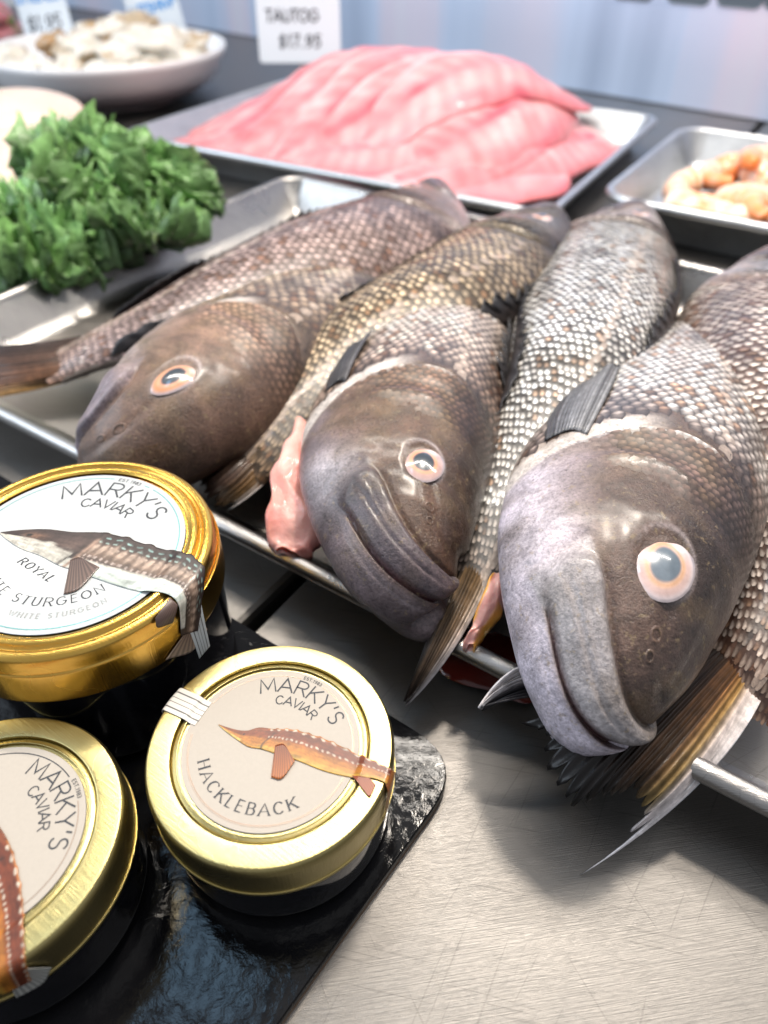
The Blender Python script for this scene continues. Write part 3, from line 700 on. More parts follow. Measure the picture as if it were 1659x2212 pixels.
# torn belly flaps hanging out of two fish
def flap(parent, name, left, right, nv, colf, bulge=.0022, label=None):
    A = spline(left, nv); B = spline(right, nv); nu = 18
    A = A + (B - A) * (.10 * noise(A, 60))[:, None]; B = B + (A - B) * (.12 * noise(B + 1, 70))[:, None]
    u = np.linspace(0, 1, nu)[None, :, None]
    P = A[:, None] * (1 - u) + B[:, None] * u
    P = P + AZ * (bulge * np.sin(np.pi * u) ** .6)
    P = P + AZ * (.0014 * noise(P, 80) + .0006 * noise(P + 2, 220))[..., None]
    under = P - AZ * (.0025 + bulge * .6 * np.sin(np.pi * u) ** .6)
    ring = np.concatenate([P, under[:, ::-1]], 1)
    uu = np.concatenate([np.linspace(0, 1, nu), np.linspace(1, 0, nu)]); vv = np.linspace(0, 1, nv)
    Cc = np.array([[colf(a, b) for a in uu] for b in vv])
    F = [tuple(q) for q in grid_faces(nv, 2 * nu, False, True)] + [tuple(range(2 * nu)), tuple(range((nv - 1) * 2 * nu, nv * 2 * nu))]
    o = mesh(name, ring.reshape(-1, 3), F, M['flesh'], parent, Cc.reshape(-1, 3))
    if label: o['label'] = label
    return o
pinkc = lambda u, v: lerp(np.array([.74, .27, .22]), np.array([.80, .42, .36]), .5 + .5 * math.sin(u * 5 + v * 7)) * (1 - .25 * v * (u > .8))
flap(f4, 'belly_flap', uns([(640, 900, .046), (612, 960, .046), (588, 1040, .042), (578, 1110, .038), (580, 1160, .034), (600, 1195, .030)]), uns([(680, 930, .042), (672, 1010, .042), (672, 1090, .038), (690, 1150, .034), (672, 1190, .030), (650, 1208, .027)]), 26, pinkc, label='torn pink belly flap hanging below the gill')
orc = lambda u, v: lerp(np.array([.78, .40, .34]), np.array([.85, .38, .06]), float(sstep(.62, .9, u)) * (v > .3) + float(sstep(.2, .05, u)) * (v < .45))
flap(f6, 'belly_flap', uns([(1068, 1235, .048), (1042, 1290, .044), (1018, 1350, .038), (1000, 1385, .034), (1008, 1400, .031)]), uns([(1095, 1260, .042), (1085, 1310, .040), (1070, 1345, .037), (1048, 1365, .034), (1026, 1402, .031)]), 20, orc, .003, label='pink and orange edged flap beside the pale jaw')

# ------------------------------------------------------------------ black slate tray with the jars
def slate_mat():
    m, nt, b = node_mat('glossy_black_slate'); co = objco(nt)
    b.inputs['Base Color'].default_value = (.006, .006, .007, 1); b.inputs['Roughness'].default_value = .06; b.inputs['Specular IOR Level'].default_value = .2
    n = tex_noise(nt, 300, 5, .6, co, .6); n2 = tex_noise(nt, 38, 3, .5, co)
    p = bump(nt, None, n.outputs[0], .11, .0010); bump(nt, b, n2.outputs[0], .10, .004, p)
    return m
M['slate'] = slate_mat()
M['cork'] = simple('brown_edge', (.16, .09, .05), .6)
bz = .0052
e0, e1 = un(700, 2075, bz), un(930, 1755, bz); ed = (e1 - e0) / np.linalg.norm(e1 - e0)    # right side direction
g0, g1 = un(505, 1335, bz), un(838, 1540, bz); gd = (g0 - g1) / np.linalg.norm(g0 - g1)  # back side direction
def isect(p, d, q, e):
    A = np.array([[d[0], -e[0]], [d[1], -e[1]]]); t = np.linalg.solve(A, (q - p)[:2]); return p + d * t[0]
corner = isect(e0, ed, g1, gd)
r = .020; arc = []
c0, c1 = corner - ed * r, corner + gd * r
for t in np.linspace(0, 1, 9): arc.append((1 - t) ** 2 * c0 + 2 * t * (1 - t) * corner + t ** 2 * c1)
out = [corner - ed * .30] + arc + [corner + gd * .36, corner + gd * .36 - ed * .30]
out = np.array(out); k = len(out); ctr = out.mean(0)
def sring(s, z): q = ctr + (out - ctr) * (1 - s / .2); q[:, 2] = z; return q
rings = np.array([sring(0, .0004), sring(-.0004, .0030), sring(0.0002, .0046), sring(.0012, bz)])
slate = empty('slate_tray', (ctr[0], ctr[1], 0), 'glossy black textured tray with rounded corner under the jars', 'tray')
mesh('top', np.vstack([rings[1], rings[2], rings[3]]), [tuple(q) for q in grid_faces(3, k, False, True)] + [tuple(range(2 * k, 3 * k))], M['slate'], slate, smooth=False)
mesh('edge', np.vstack([sring(0.0003, .0003), sring(0.0003, .0029)]), [tuple(q) for q in grid_faces(2, k, False, True)], M['cork'], slate, smooth=False)

# ---- stroke lettering
def arcp(cx, cy, rx, ry, a0, a1, n=10): return [(cx + rx * math.cos(math.radians(t)), cy + ry * math.sin(math.radians(t))) for t in np.linspace(a0, a1, n)]
GL = {
 'M': (1.12, [[(.08, 0), (.14, 1), (.56, .22), (.98, 1), (1.04, 0)]]),
 'A': (.98, [[(.03, 0), (.49, 1), (.95, 0)], [(.19, .33), (.79, .33)]]),
 'R': (.86, [[(.1, 0), (.1, 1), (.5, 1)] + arcp(.5, .75, .28, .25, 90, -90) + [(.1, .5)], [(.45, .5), (.82, 0)]]),
 'K': (.86, [[(.1, 0), (.1, 1)], [(.78, 1), (.12, .42)], [(.33, .6), (.82, 0)]]),
 'Y': (.84, [[(.03, 1), (.42, .48), (.81, 1)], [(.42, .48), (.42, 0)]]),
 "'": (.3, [[(.17, 1), (.12, .72)]]),
 'S': (.74, [arcp(.38, .75, .27, .24, 35, 270) + arcp(.38, .26, .29, .25, 90, -145)]),
 'C': (.92, [arcp(.48, .5, .40, .5, 42, 318, 18)]),
 'V': (.88, [[(.03, 1), (.44, 0), (.85, 1)]]),
 'I': (.3, [[(.15, 0), (.15, 1)]]),
 'E': (.68, [[(.62, 1), (.1, 1), (.1, 0), (.62, 0)], [(.1, .52), (.55, .52)]]),
 'T': (.74, [[(.03, 1), (.71, 1)], [(.37, 1), (.37, 0)]]),
 '.': (.28, [[(.11, .0), (.11, .10)]]),
 '1': (.4, [[(.06, .8), (.24, 1), (.24, 0)]]),
 '9': (.66, [arcp(.33, .7, .25, .28, -10, 350, 16), [(.58, .7), (.5, .25), (.2, 0)]]),
 '8': (.66, [arcp(.33, .74, .22, .25, -90, 270, 16), arcp(.33, .25, .27, .25, -90, 270, 16)]),
 '3': (.62, [arcp(.28, .75, .25, .25, 140, -90) + arcp(.28, .26, .28, .26, 90, -140)]),
 'H': (.92, [[(.12, 0), (.12, 1)], [(.80, 0), (.80, 1)], [(.12, .52), (.80, .52)]]),
 'L': (.66, [[(.12, 1), (.12, 0), (.60, 0)]]),
 'B': (.78, [[(.12, 0), (.12, 1), (.45, 1)] + arcp(.45, .77, .22, .23, 90, -90) + [(.12, .54)], [(.45, .54)] + arcp(.45, .27, .27, .27, 90, -90) + [(.12, 0)]]),
 'O': (1.0, [arcp(.5, .5, .42, .5, 90, 450, 22)]),
 'U': (.86, [[(.1, 1), (.1, .35)] + arcp(.43, .35, .33, .35, 180, 360) + [(.76, 1)]]),
 'W': (1.25, [[(.03, 1), (.33, 0), (.62, .9), (.92, 0), (1.22, 1)]]),
 'G': (1.0, [arcp(.5, .5, .42, .5, 45, 350, 20) + [(.92, .48), (.6, .48)]]),
 'N': (.92, [[(.1, 0), (.1, 1), (.82, 0), (.82, 1)]]),
 '7': (.6, [[(.05, 1), (.55, 1), (.2, 0)]]), '5': (.62, [[(.55, 1), (.15, 1), (.12, .58)] + arcp(.28, .32, .28, .3, 110, -130)]),
 '4': (.6, [[(.45, 0), (.45, 1), (.05, .35), (.6, .35)]]), '$': (.6, [arcp(.3, .7, .22, .2, 35, 270, 8) + arcp(.3, .28, .24, .22, 90, -145, 8), [(.3, 1.1), (.3, -.1)]]),
 'P': (.8, [[(.1, 0), (.1, 1), (.45, 1)] + arcp(.45, .74, .27, .26, 90, -90) + [(.1, .48)]]), 'D': (.9, [[(.1, 0), (.1, 1), (.35, 1)] + arcp(.35, .5, .45, .5, 90, -90) + [(.1, 0)]]),
 ' ': (.5, []),
}
def ribbon(pts, w, serif=False):
    P = np.array(pts, float)
    keep = [0] + [i for i in range(1, len(P)) if np.hypot(*(P[i] - P[i - 1])) > 1e-6]; P = P[keep]
    if len(P) < 2: return None
    sg = np.diff(P, axis=0); sg /= np.hypot(sg[:, 0], sg[:, 1])[:, None]
    nrm = np.stack([-sg[:, 1], sg[:, 0]], 1)
    n0 = np.vstack([nrm[:1], nrm]); n1 = np.vstack([nrm, nrm[-1:]])
    m = n0 + n1; l = np.maximum((m * m).sum(1) / 2, .35); m = m / l[:, None]
    dirv = np.vstack([sg[:1], sg]) + np.vstack([sg, sg[-1:]]); dirv /= np.hypot(dirv[:, 0], dirv[:, 1])[:, None] + 1e-9
    ww = w * np.where(serif, .5 + .85 * np.abs(dirv[:, 1]), 1.0)
    P0 = P.copy()
    if not serif: P0[0] -= sg[0] * w * .3; P0[-1] += sg[-1] * w * .3
    return P0 + m * ww[:, None] / 2, P0 - m * ww[:, None] / 2
def layout(text, height, track):
    x = 0; out = []
    for ch in text:
        w, _ = GL[ch]; out.append((ch, x + w * height / 2)); x += w * height + track
    tot = x - track
    return [(c, p - tot / 2) for c, p in out], tot
def letters(name, text, height, mat, parent, place, weight=.09, serif=False, track=.3, slant=0.0, span=None):
    """place(s, t): offset s along the line and height t -> world point"""
    lay, tot = layout(text, height, track * height)
    if span is not None:
        lay, tot = layout(text, height, 0); n = len(text); extra = (span - tot) / max(1, n - 1)
        lay, tot = layout(text, height, extra)
    V, F = [], []; lev = 0
    for ch, c in lay:
        w, strokes = GL[ch]
        allp = list(strokes)
        if serif:
            for st in strokes:
                if len(st) > 14: continue
                for e_, nb in ((st[0], st[1]), (st[-1], st[-2])):
                    if abs(e_[1] - nb[1]) > .3 and (e_[1] < .05 or e_[1] > .95): allp.append([(e_[0] - .14, e_[1]), (e_[0] + .14, e_[1])])
        for st in allp:
            rb = ribbon(st, weight * (1.0 if not (serif and len(st) == 2 and abs(st[0][1] - st[1][1]) < .01) else .8), serif)
            if rb is None: continue
            a, b = rb; i0 = len(V); lev = (lev + 1) % 4
            for p, q in zip(a, b):
                for xx, yy in (p, q):
                    s = c + (xx - w / 2 + slant * yy) * height
                    V.append(place(s, yy * height, lev * .000012, c))
            for j in range(len(a) - 1): F.append((i0 + 2 * j, i0 + 2 * j + 1, i0 + 2 * j + 3, i0 + 2 * j + 2))
    return mesh(name, V, F, mat, parent, smooth=False)
def on_arc(cx, cy, r, ang, z, outward=True):
    """letters stand on radius r around (cx,cy), centred on angle ang (deg)"""
    a0 = math.radians(ang)
    def place(s, t, dz, c):
        ac = a0 - c / r if outward else a0 + c / r
        er = np.array([math.cos(ac), math.sin(ac)]); et = np.array([er[1], -er[0]])
        ds = s - c
        p = np.array([cx, cy]) + (er * (r + t) + et * ds if outward else er * (r - t) - et * ds)
        return (p[0], p[1], z + dz)
    return place
def on_line(cx, cy, ang, z):
    a = math.radians(ang); ex = np.array([math.cos(a), math.sin(a)]); ey = np.array([-ex[1], ex[0]])
    def place(s, t, dz, c):
        p = np.array([cx, cy]) + ex * s + ey * t; return (p[0], p[1], z + dz)
    return place
def ring_mesh(name, cx, cy, r0, r1, z, mat, parent, a0=0, a1=360, n=120):
    th = np.radians(np.linspace(a0, a1, n))
    V = np.concatenate([np.stack([cx + r * np.cos(th), cy + r * np.sin(th), np.full(n, z)], 1) for r in (r0, r1)])
    return mesh(name, V, [(i, i + 1, n + i + 1, n + i) for i in range(n - 1)], mat, parent, smooth=False)

# ---- jar materials
def gold_mat(name, base, rough, ang):
    m, nt, b = node_mat(name); b.inputs['Metallic'].default_value = 1.0; co = objco(nt)
    mp = N(nt, 'ShaderNodeMapping'); mp.inputs['Rotation'].default_value = (0, 0, ang); L(nt, co, mp.inputs['Vector'])
    mp2 = N(nt, 'ShaderNodeMapping'); mp2.inputs['Scale'].default_value = (1, 14, 1); L(nt, mp.outputs[0], mp2.inputs['Vector'])
    n = tex_noise(nt, 170, 4, .6, mp2.outputs[0]); n2 = tex_noise(nt, 30, 3, .5, co)
    L(nt, mix(nt, tuple(.86 * v for v in base), base, n.outputs[0]), b.inputs['Base Color'])
    r_ = ramp(nt, n2.outputs[0], [(.3, rough - .05), (.7, rough + .06)]); L(nt, r_.outputs[0], b.inputs['Roughness'])
    bump(nt, b, n.outputs[0], .28, .0003)
    return m
M['gold'] = gold_mat('rich_gold_lid', (.82, .50, .11), .24, .3)
M['palegold'] = gold_mat('pale_gold_lid', (.58, .48, .21), .30, .6)
M['glassjar'] = simple('dark_caviar_glass', (.006, .006, .008), .06, coat=1.0)
def paper_mat(name, col, ray, cx=0, cy=0):
    m, nt, b = node_mat(name); co = objco(nt)
    n = tex_noise(nt, 900, 3, .6, co); n2 = tex_noise(nt, 120, 4, .5, co)
    c = mix(nt, tuple(.90 * v for v in col), col, n.outputs[0]); 
    if ray:
        g = N(nt, 'ShaderNodeTexGradient', gradient_type='RADIAL'); L(nt, co, g.inputs[0])
        rr = N(nt, 'ShaderNodeMath', operation='MULTIPLY'); L(nt, g.outputs[1], rr.inputs[0]); rr.inputs[1].default_value = 6.2832 * 110
        ad = N(nt, 'ShaderNodeMath', operation='MULTIPLY_ADD'); L(nt, n2.outputs[0], ad.inputs[0]); ad.inputs[1].default_value = 9.0; L(nt, rr.outputs[0], ad.inputs[2])
        s = N(nt, 'ShaderNodeMath', operation='SINE'); L(nt, ad.outputs[0], s.inputs[0])
        k_ = ramp(nt, s.outputs[0], [(.55, 0.0), (1.0, 1.0)])
        vl = N(nt, 'ShaderNodeVectorMath', operation='LENGTH'); L(nt, co, vl.inputs[0])
        km = ramp(nt, vl.outputs['Value'], [(.016, 0.0), (.020, ray)])
        f = N(nt, 'ShaderNodeMath', operation='MULTIPLY'); L(nt, k_.outputs[0], f.inputs[0]); L(nt, km.outputs[0], f.inputs[1])
        c = mix(nt, c, (.40, .46, .46), f.outputs[0])
    L(nt, c, b.inputs['Base Color']); b.inputs['Roughness'].default_value = .62; b.inputs['Specular IOR Level'].default_value = .25
    bump(nt, b, n.outputs[0], .15, .0002)
    return m
M['whitepaper'] = paper_mat('white_label_paper', (.52, .53, .53), .55)
M['creampaper'] = paper_mat('cream_label_paper', (.47, .42, .36), 0)
M['ink'] = simple('grey_ink', (.035, .038, .045), .6)
M['paleink'] = simple('pale_grey_ink', (.30, .31, .30), .6)
M['tealfoil'] = simple('teal_foil_print', (.16, .42, .42), .3, metal=.4)
M['bronzefoil'] = simple('bronze_foil_print', (.34, .24, .18), .35, metal=.5)
M['print'] = simple('printed_paper', (0, 0, 0), .42, vcol=True, coat=.15)

def lid_profile(R, zt, kind):
    if kind == 'royal':     # stepped bead lid
        return [(.0001, zt - .0010), (R * .79, zt - .0010), (R * .805, zt - .0003), (R * .83, zt + .0004), (R * .86, zt + .0003), (R * .875, zt - .0006), (R * .89, zt - .0012), (R * .905, zt - .0009), (R * .92, zt - .0001), (R * .95, zt - .0001), (R * .975, zt - .0011), (R * .985, zt - .0032), (R * .99, zt - .0060), (R * 1.0, zt - .0068), (R * 1.006, zt - .0075), (R * 1.006, zt - .0170), (R * 1.0, zt - .0182), (R * .97, zt - .0185)]
    return [(.0001, zt - .0009), (R * .728, zt - .0009), (R * .742, zt - .0002), (R * .752, zt - .0002), (R * .760, zt - .0010), (R * .775, zt - .0020), (R * .787, zt - .0019), (R * .800, zt - .0003), (R * .815, zt + .0002), (R * .955, zt + .0002), (R * .975, zt - .0001), (R * .990, zt - .0010), (R * .997, zt - .0022), (R, zt - .0040), (R, zt - .0115), (R * 1.008, zt - .0124), (R * 1.008, zt - .0134), (R * .98, zt - .0138)]
def jar(label, cx, cy, R, zt, kind, lidmat, lr, paper):
    e = empty('caviar_jar', (cx, cy, bz), label, 'jar', 'caviar jars on the black tray')
    zl = zt - (.0182 if kind == 'royal' else .0136)
    gp = [(.0002, bz + .0003), (R * .80, bz + .0003), (R * .88, bz + .001), (R * .945, bz + .004), (R * .955, bz + .008), (R * .95, zl - .006), (R * .93, zl - .003), (R * .90, zl - .001), (R * .90, zl + .004)]
    g = spline(np.array([(a, 0, b) for a, b in gp]), 60)[:, [0, 2]]
    mesh('glass_jar', *lathe(g, cx, cy, 96), M['glassjar'], e)
    pr_ = np.array([(a, 0, b) for a, b in lid_profile(R, zt, kind)])
    g2 = spline(pr_, 120)[:, [0, 2]]; g2[:, 0] = np.maximum(g2[:, 0], .0001)
    mesh('lid', *lathe(g2, cx, cy, 144), lidmat, e)
    zlab = zt - .0009 + .00045
    th_ = np.arange(120) / 120 * 2 * np.pi
    V = [(cx + lr * math.cos(t), cy + lr * math.sin(t), zlab) for t in th_] + [(cx + (lr + .00005) * math.cos(t), cy + (lr + .00005) * math.sin(t), zlab - .0002) for t in th_]
    lab = mesh('label', V, [tuple(range(120))] + [(i, 120 + i, 120 + (i + 1) % 120, (i + 1) % 120) for i in range(120)], paper, e, smooth=False)
    return e, lab, zlab
# sturgeon drawn on the label: outline top/bottom, spills over the lid edge and folds down the side
def sturgeon(lab, cx, cy, R, zl, zt, top, bot, kind, scale=1.0, nu=150, nv=34, name='sturgeon_print'):
    A = spline(np.array([(a, b, 0) for a, b in top]), nu)[:, :2]; B = spline(np.array([(a, b, 0) for a, b in bot]), nu)[:, :2]
    u = np.linspace(0, 1, nu); v = np.linspace(0, 1, nv)
    if kind == 'dark': A = A + (np.maximum(0, np.sin(u * 75)) * .0007 * sstep(.3, .4, u))[:, None] * np.array([.25, .97])
    else: A = A + (np.maximum(0, np.sin(u * 110)) * .00035 * sstep(.38, .42, u))[:, None] * np.array([.25, .97])
    P = A[:, None] * (1 - v[None, :, None]) + B[:, None] * v[None, :, None]
    UU, VV = np.meshgrid(u, v, indexing='ij')
    r = np.random.default_rng(3)
    nz1 = noise(np.stack([UU * 10, VV * 4, 0 * UU], -1), 1.3); nz2 = noise(np.stack([UU * 60, VV * 14, 0 * UU + 4], -1), 1.0)
    def mx(C, c, f): f = np.clip(f, 0, 1)[..., None]; return C * (1 - f) + np.array(c) * f
    if kind == 'dark':
        C = np.ones(UU.shape + (3,)) * np.array([.055, .035, .03])
        C = mx(C, (.36, .24, .17), .55 * sstep(.2, .45, VV) * sstep(.75, .5, VV) * (UU > .36))
        # scute rows
        ph = (UU * 30) % 1; tri = sstep(.5, .2, np.abs(ph - .5) + .55 * np.abs(VV - .40) * 3)
        C = mx(C, (.52, .38, .29), tri * (UU > .37) * gau(VV - .42, .16))
        for vr, fr, colr in ((.12, 26, (.32, .50, .46)), (.24, 34, (.40, .52, .46)), (.34, 40, (.5, .38, .3)), (.62, 46, (.55, .44, .38)), (.70, 52, (.45, .34, .28))):
            ph = (UU * fr + vr * 3) % 1; dots = sstep(.30, .16, np.hypot(ph - .5, (VV - vr) * 9)); C = mx(C, colr, dots * (UU > .36) * (UU < .93))
        bl = .74 + .10 * np.sin(UU * 6 + 1)
        C = mx(C, (.66, .64, .56), sstep(bl, bl + .05, VV) * (UU > .3) * (UU < .97))
        C = mx(C, (.62, .72, .66), sstep(bl + .05, bl + .12, VV) * (UU > .45) * (UU < .85) * .7)
        hb = .50 - .1 * np.sin(UU * 12)
        C = mx(C, (.68, .64, .55), sstep(hb, hb + .10, VV + .08 * nz1) * (UU < .33))
        C = mx(C, (.30, .16, .10), gau(np.hypot((UU - .155) * 8, (VV - .38) * 2.0), .28))
        C = mx(C, (.02, .015, .012), sstep(.22, .16, np.hypot((UU - .135) * 16, (VV - .36) * 2.4)))
        C = mx(C, (.16, .10, .08), gau(np.hypot((UU - .29) * 7, (VV - .45) * 1.8), .35) * .8)
        C = mx(C, (.03, .02, .018), gau(UU - .345 - .02 * np.sin(VV * 5), .006))
        C = mx(C, (.40, .26, .19), gau(UU - .362, .010) * sstep(.1, .3, VV))
        C = mx(C, (.04, .025, .02), sstep(.06, .0, VV))
    else:
        C = np.ones(UU.shape + (3,)) * np.array([.22, .045, .012])
        C = mx(C, (.50, .18, .02), sstep(.38, .62, VV)); C = mx(C, (.60, .34, .05), sstep(.74, .95, VV))
        C = mx(C, (.16, .035, .012), gau(VV - .22, .14) * (UU > .35) * .8)
        C = mx(C, (.50, .17, .03), sstep(.07, .0, VV) * (UU > .36))
        for vr, fr in ((.40, 44), (.06, 22)):
            ph = (UU * fr) % 1; C = mx(C, (.80, .70, .55), sstep(.34, .15, np.hypot((ph - .5) * 1.1, (VV - vr) * 7)) * (UU > .38) * .85)
        C = mx(C, (.60, .22, .03), (UU < .36) * .55 * sstep(.3, .7, VV)); C = mx(C, (.22, .06, .02), (UU < .36) * sstep(.35, .1, VV) * .7)
        C = mx(C, (.02, .012, .008), sstep(.26, .15, np.hypot((UU - .205) * 24, (VV - .36) * 2.2)))
        C = mx(C, (.05, .02, .012), gau(UU - .40 - .015 * np.sin(VV * 6), .007) * sstep(.12, .3, VV))
        C = mx(C, (.74, .50, .12), (UU < .22) * sstep(.72, .9, VV))
    C = C * (.72 + .20 * nz1[..., None] + .18 * nz2[..., None])
    return put_print(lab, name, P, C, cx, cy, R, zl, zt)
def put_print(lab, name, P, C, cx, cy, R, zl, zt, lift=.00012):
    rr = np.hypot(P[..., 0], P[..., 1]); Rb = R * .965
    ex = np.maximum(rr - Rb, 0); rc = .0035
    # over the edge: follow a rounded shoulder, then straight down
    phi = np.minimum(ex / rc, math.pi / 2)
    rad = np.where(rr > Rb, Rb + (R * 1.012 - Rb + .0003) * np.sin(phi), rr)
    zz = np.where(rr > R * .77, zt + .0005, zl + lift) 
    zz = lerp(zl + lift, zt + .0006, sstep(R * .72, R * .785, rr))
    zz = zz - rc * (1 - np.cos(phi)) - np.maximum(ex - rc * math.pi / 2, 0)
    f = rad / np.maximum(rr, 1e-9)
    V = np.stack([cx + P[..., 0] * f, cy + P[..., 1] * f, zz], -1)
    nu, nv = P.shape[:2]
    o = mesh(name, V.reshape(-1, 3), grid_faces(nu, nv), M['print'], lab, np.clip(C, .003, .95).reshape(-1, 3))
    s = o.modifiers.new('thickness', 'SOLIDIFY'); s.thickness = .00015; s.offset = -1
    return o
def fan_print(lab, name, base, tip, c0, c1, cx, cy, R, zl, zt, nu=36, nv=16, rays=9, lift=.0003):
    A = spline(np.array([(a, b, 0) for a, b in base]), nu)[:, :2]; B = spline(np.array([(a, b, 0) for a, b in tip]), nu)[:, :2]
    v = np.linspace(0, 1, nv)[None, :, None]; u = np.linspace(0, 1, nu)[:, None]
    P = A[:, None] * (1 - v) + B[:, None] * v
    sh = (.75 + .35 * np.cos(u * rays * 6.28)) ; C = (np.array(c0) * (1 - v) + np.array(c1) * v) * sh[..., None]
    return put_print(lab, name, P, np.broadcast_to(C, P.shape[:2] + (3,)), cx, cy, R, zl, zt, lift)
mmv = lambda l, s=.001, a=0.0: [((x * math.cos(a) - y * math.sin(a)) * s, (x * math.sin(a) + y * math.cos(a)) * s) for x, y in l]

def brand(lab, cx, cy, lr, zl, up, ink, k=1.0):
    letters('lettering', "MARKY'S", .0046 * k, ink, lab, on_arc(cx, cy, lr * .70, up, zl + .00006), .10, span=math.radians(88) * lr * .70)
    letters('lettering', "CAVIAR", .0027 * k, ink, lab, on_arc(cx, cy, lr * .53, up, zl + .00006), .13, span=math.radians(56) * lr * .53)
    letters('lettering', "EST.1983", .00100 * k, ink, lab, on_arc(cx, cy, lr * .925, up, zl + .00006), .17, span=math.radians(15) * lr * .925)

# hackleback jar
hx, hy, hR, hz_ = -.0312, .1031, .0342, .0432
j1, lab1, zl1 = jar('pale gold lidded jar with orange sturgeon on its cream label, nearest the pan', hx, hy, hR, hz_, 'plain', M['palegold'], .0244, M['creampaper'])
brand(lab1, hx, hy, .0244, zl1, 64, M['ink'])
letters('lettering', 'HACKLEBACK', .0031, M['ink'], lab1, on_arc(hx, hy, .0199, 246, zl1 + .00006, False), .12, True, span=math.radians(108) * .0190)
ring_mesh('printed_ring', hx, hy, .02240, .02262, zl1 + .00006, M['bronzefoil'], lab1, 73, 145)
ring_mesh('printed_ring', hx, hy, .02240, .02262, zl1 + .00006, M['bronzefoil'], lab1, 172, 415)
ring_mesh('printed_ring', hx, hy, .02285, .02295, zl1 + .00006, M['bronzefoil'], lab1, 172, 415)
q = .0244
tp = [(-.63 * q, .25 * q), (-.45 * q, .19 * q), (-.30 * q, .17 * q), (-.155 * q, .21 * q), (.02 * q, .19 * q), (.216 * q, .184 * q), (.45 * q, .12 * q), (.70 * q, .02 * q), (1.0 * q, -.138 * q), (1.25 * q, -.27 * q), (1.40 * q, -.33 * q)]
bt = [(-.635 * q, .245 * q), (-.52 * q, .15 * q), (-.38 * q, .05 * q), (-.25 * q, -.03 * q), (-.10 * q, -.06 * q), (.05 * q, -.11 * q), (.32 * q, -.20 * q), (.63 * q, -.325 * q), (.94 * q, -.40 * q), (1.18 * q, -.43 * q), (1.34 * q, -.50 * q)]
sturgeon(lab1, hx, hy, hR, zl1, hz_, tp, bt, 'orange')
fan_print(lab1, 'sturgeon_print', [(.05 * q, -.02 * q), (.14 * q, .0), (.22 * q, -.10 * q)], [(.05 * q, -.40 * q), (.17 * q, -.41 * q), (.29 * q, -.21 * q)], (.20, .045, .012), (.42, .12, .02), hx, hy, hR, zl1, hz_)
fan_print(lab1, 'sturgeon_print', [(.93 * q, -.38 * q), (1.02 * q, -.40 * q), (1.12 * q, -.42 * q)], [(1.06 * q, -.56 * q), (1.13 * q, -.63 * q), (1.19 * q, -.50 * q)], (.28, .06, .02), (.34, .08, .02), hx, hy, hR, zl1, hz_, lift=.0004)
# tail over the edge
fan_print(lab1, 'sturgeon_print', [(1.34 * q, -.34 * q), (1.36 * q, -.42 * q), (1.33 * q, -.50 * q)], [(1.62 * q, -.30 * q), (1.66 * q, -.55 * q), (1.80 * q, -.88 * q)], (.34, .10, .03), (.50, .28, .08), hx, hy, hR, zl1, hz_, lift=.0004)
# seal strip over the left edge of the lid
def strip(lab, cx, cy, R, zl, zt, ang, wid, r0, r1, col, lines=True):
    a = math.radians(ang); er = np.array([math.cos(a), math.sin(a)]); et = np.array([-er[1], er[0]])
    s = np.linspace(r0, r1, 60); w = np.linspace(-wid / 2, wid / 2, 40)
    P = s[:, None, None] * er + w[None, :, None] * et
    C = np.ones((60, 40, 3)) * np.array(col)
    if lines:
        for f in (-.62, -.18, .18, .62):
            C[:, np.abs(w / (wid / 2) - f) < .045] = np.array([.05, .05, .05])
    return put_print(lab, 'seal_strip', P, C, cx, cy, R, zl, zt, .0002)
strip(lab1, hx, hy, hR, zl1, hz_, 155, .0082, .0225, .0400, (.66, .61, .54))

# royal jar
rx, ry, rR, rz = -.0979, .1585, .0447, .0655
j2, lab2, zl2 = jar('large rich gold lidded jar with grey brown sturgeon folded over the lid edge', rx, ry, rR, rz, 'royal', M['gold'], .0350, M['whitepaper'])
brand(lab2, rx, ry, .0350, zl2, 72, M['ink'], 1.42)
letters('lettering', 'ROYAL', .0026, M['ink'], lab2, on_line(rx - .0080, ry - .0112, -33, zl2 + .00006), .17, True, span=.0150, slant=.2)
letters('lettering', 'WHITE STURGEON', .0031, M['ink'], lab2, on_arc(rx, ry, .0246, 255, zl2 + .00006, False), .10, True, span=math.radians(118) * .0235)
letters('lettering', 'WHITE STURGEON', .0017, M['paleink'], lab2, on_arc(rx, ry, .0292, 280, zl2 + .00006, False), .16, True, span=math.radians(56) * .0292)
ring_mesh('printed_ring', rx, ry, .03300, .03335, zl2 + .00006, M['tealfoil'], lab2, 82, 415)
ring_mesh('printed_ring', rx, ry, .03300, .03335, zl2 + .00006, M['tealfoil'], lab2, 58, 62)
ring_mesh('printed_panel', rx - .0072, ry - .0085, .0, .0128, zl2 + .00003, M['paper2'] if 'paper2' in M else simple('greyed_label_print', (.56, .57, .56), .55), lab2)
tp = mmv([(-24.2, 6.0), (-17.9, 7.0), (-9.9, 7.3), (-1.4, 6.0), (7.2, 5.8), (14.8, 3.9), (22.8, .6), (30.3, -2.1), (37.0, -4.5), (43, -9.0), (47, -14.5), (51.5, -21), (56, -28)])
bt = mmv([(-24.4, 5.4), (-20.5, 2.2), (-15.2, -1.4), (-8.3, -4.4), (-1.0, -8.6), (4, -10.6), (12.1, -14.0), (20.6, -17.4), (27.7, -19.5), (34.0, -20.6), (38, -23), (43, -27.5), (48, -33)])
sturgeon(lab2, rx, ry, rR, zl2, rz, tp, bt, 'dark')
fan_print(lab2, 'sturgeon_print', mmv([(2.0, -6.5), (4.0, -5.4), (6.5, -6.5)]), mmv([(4.6, -20.5), (8.5, -18.2), (11.8, -9.6)]), (.10, .06, .05), (.15, .095, .075), rx, ry, rR, zl2, rz)
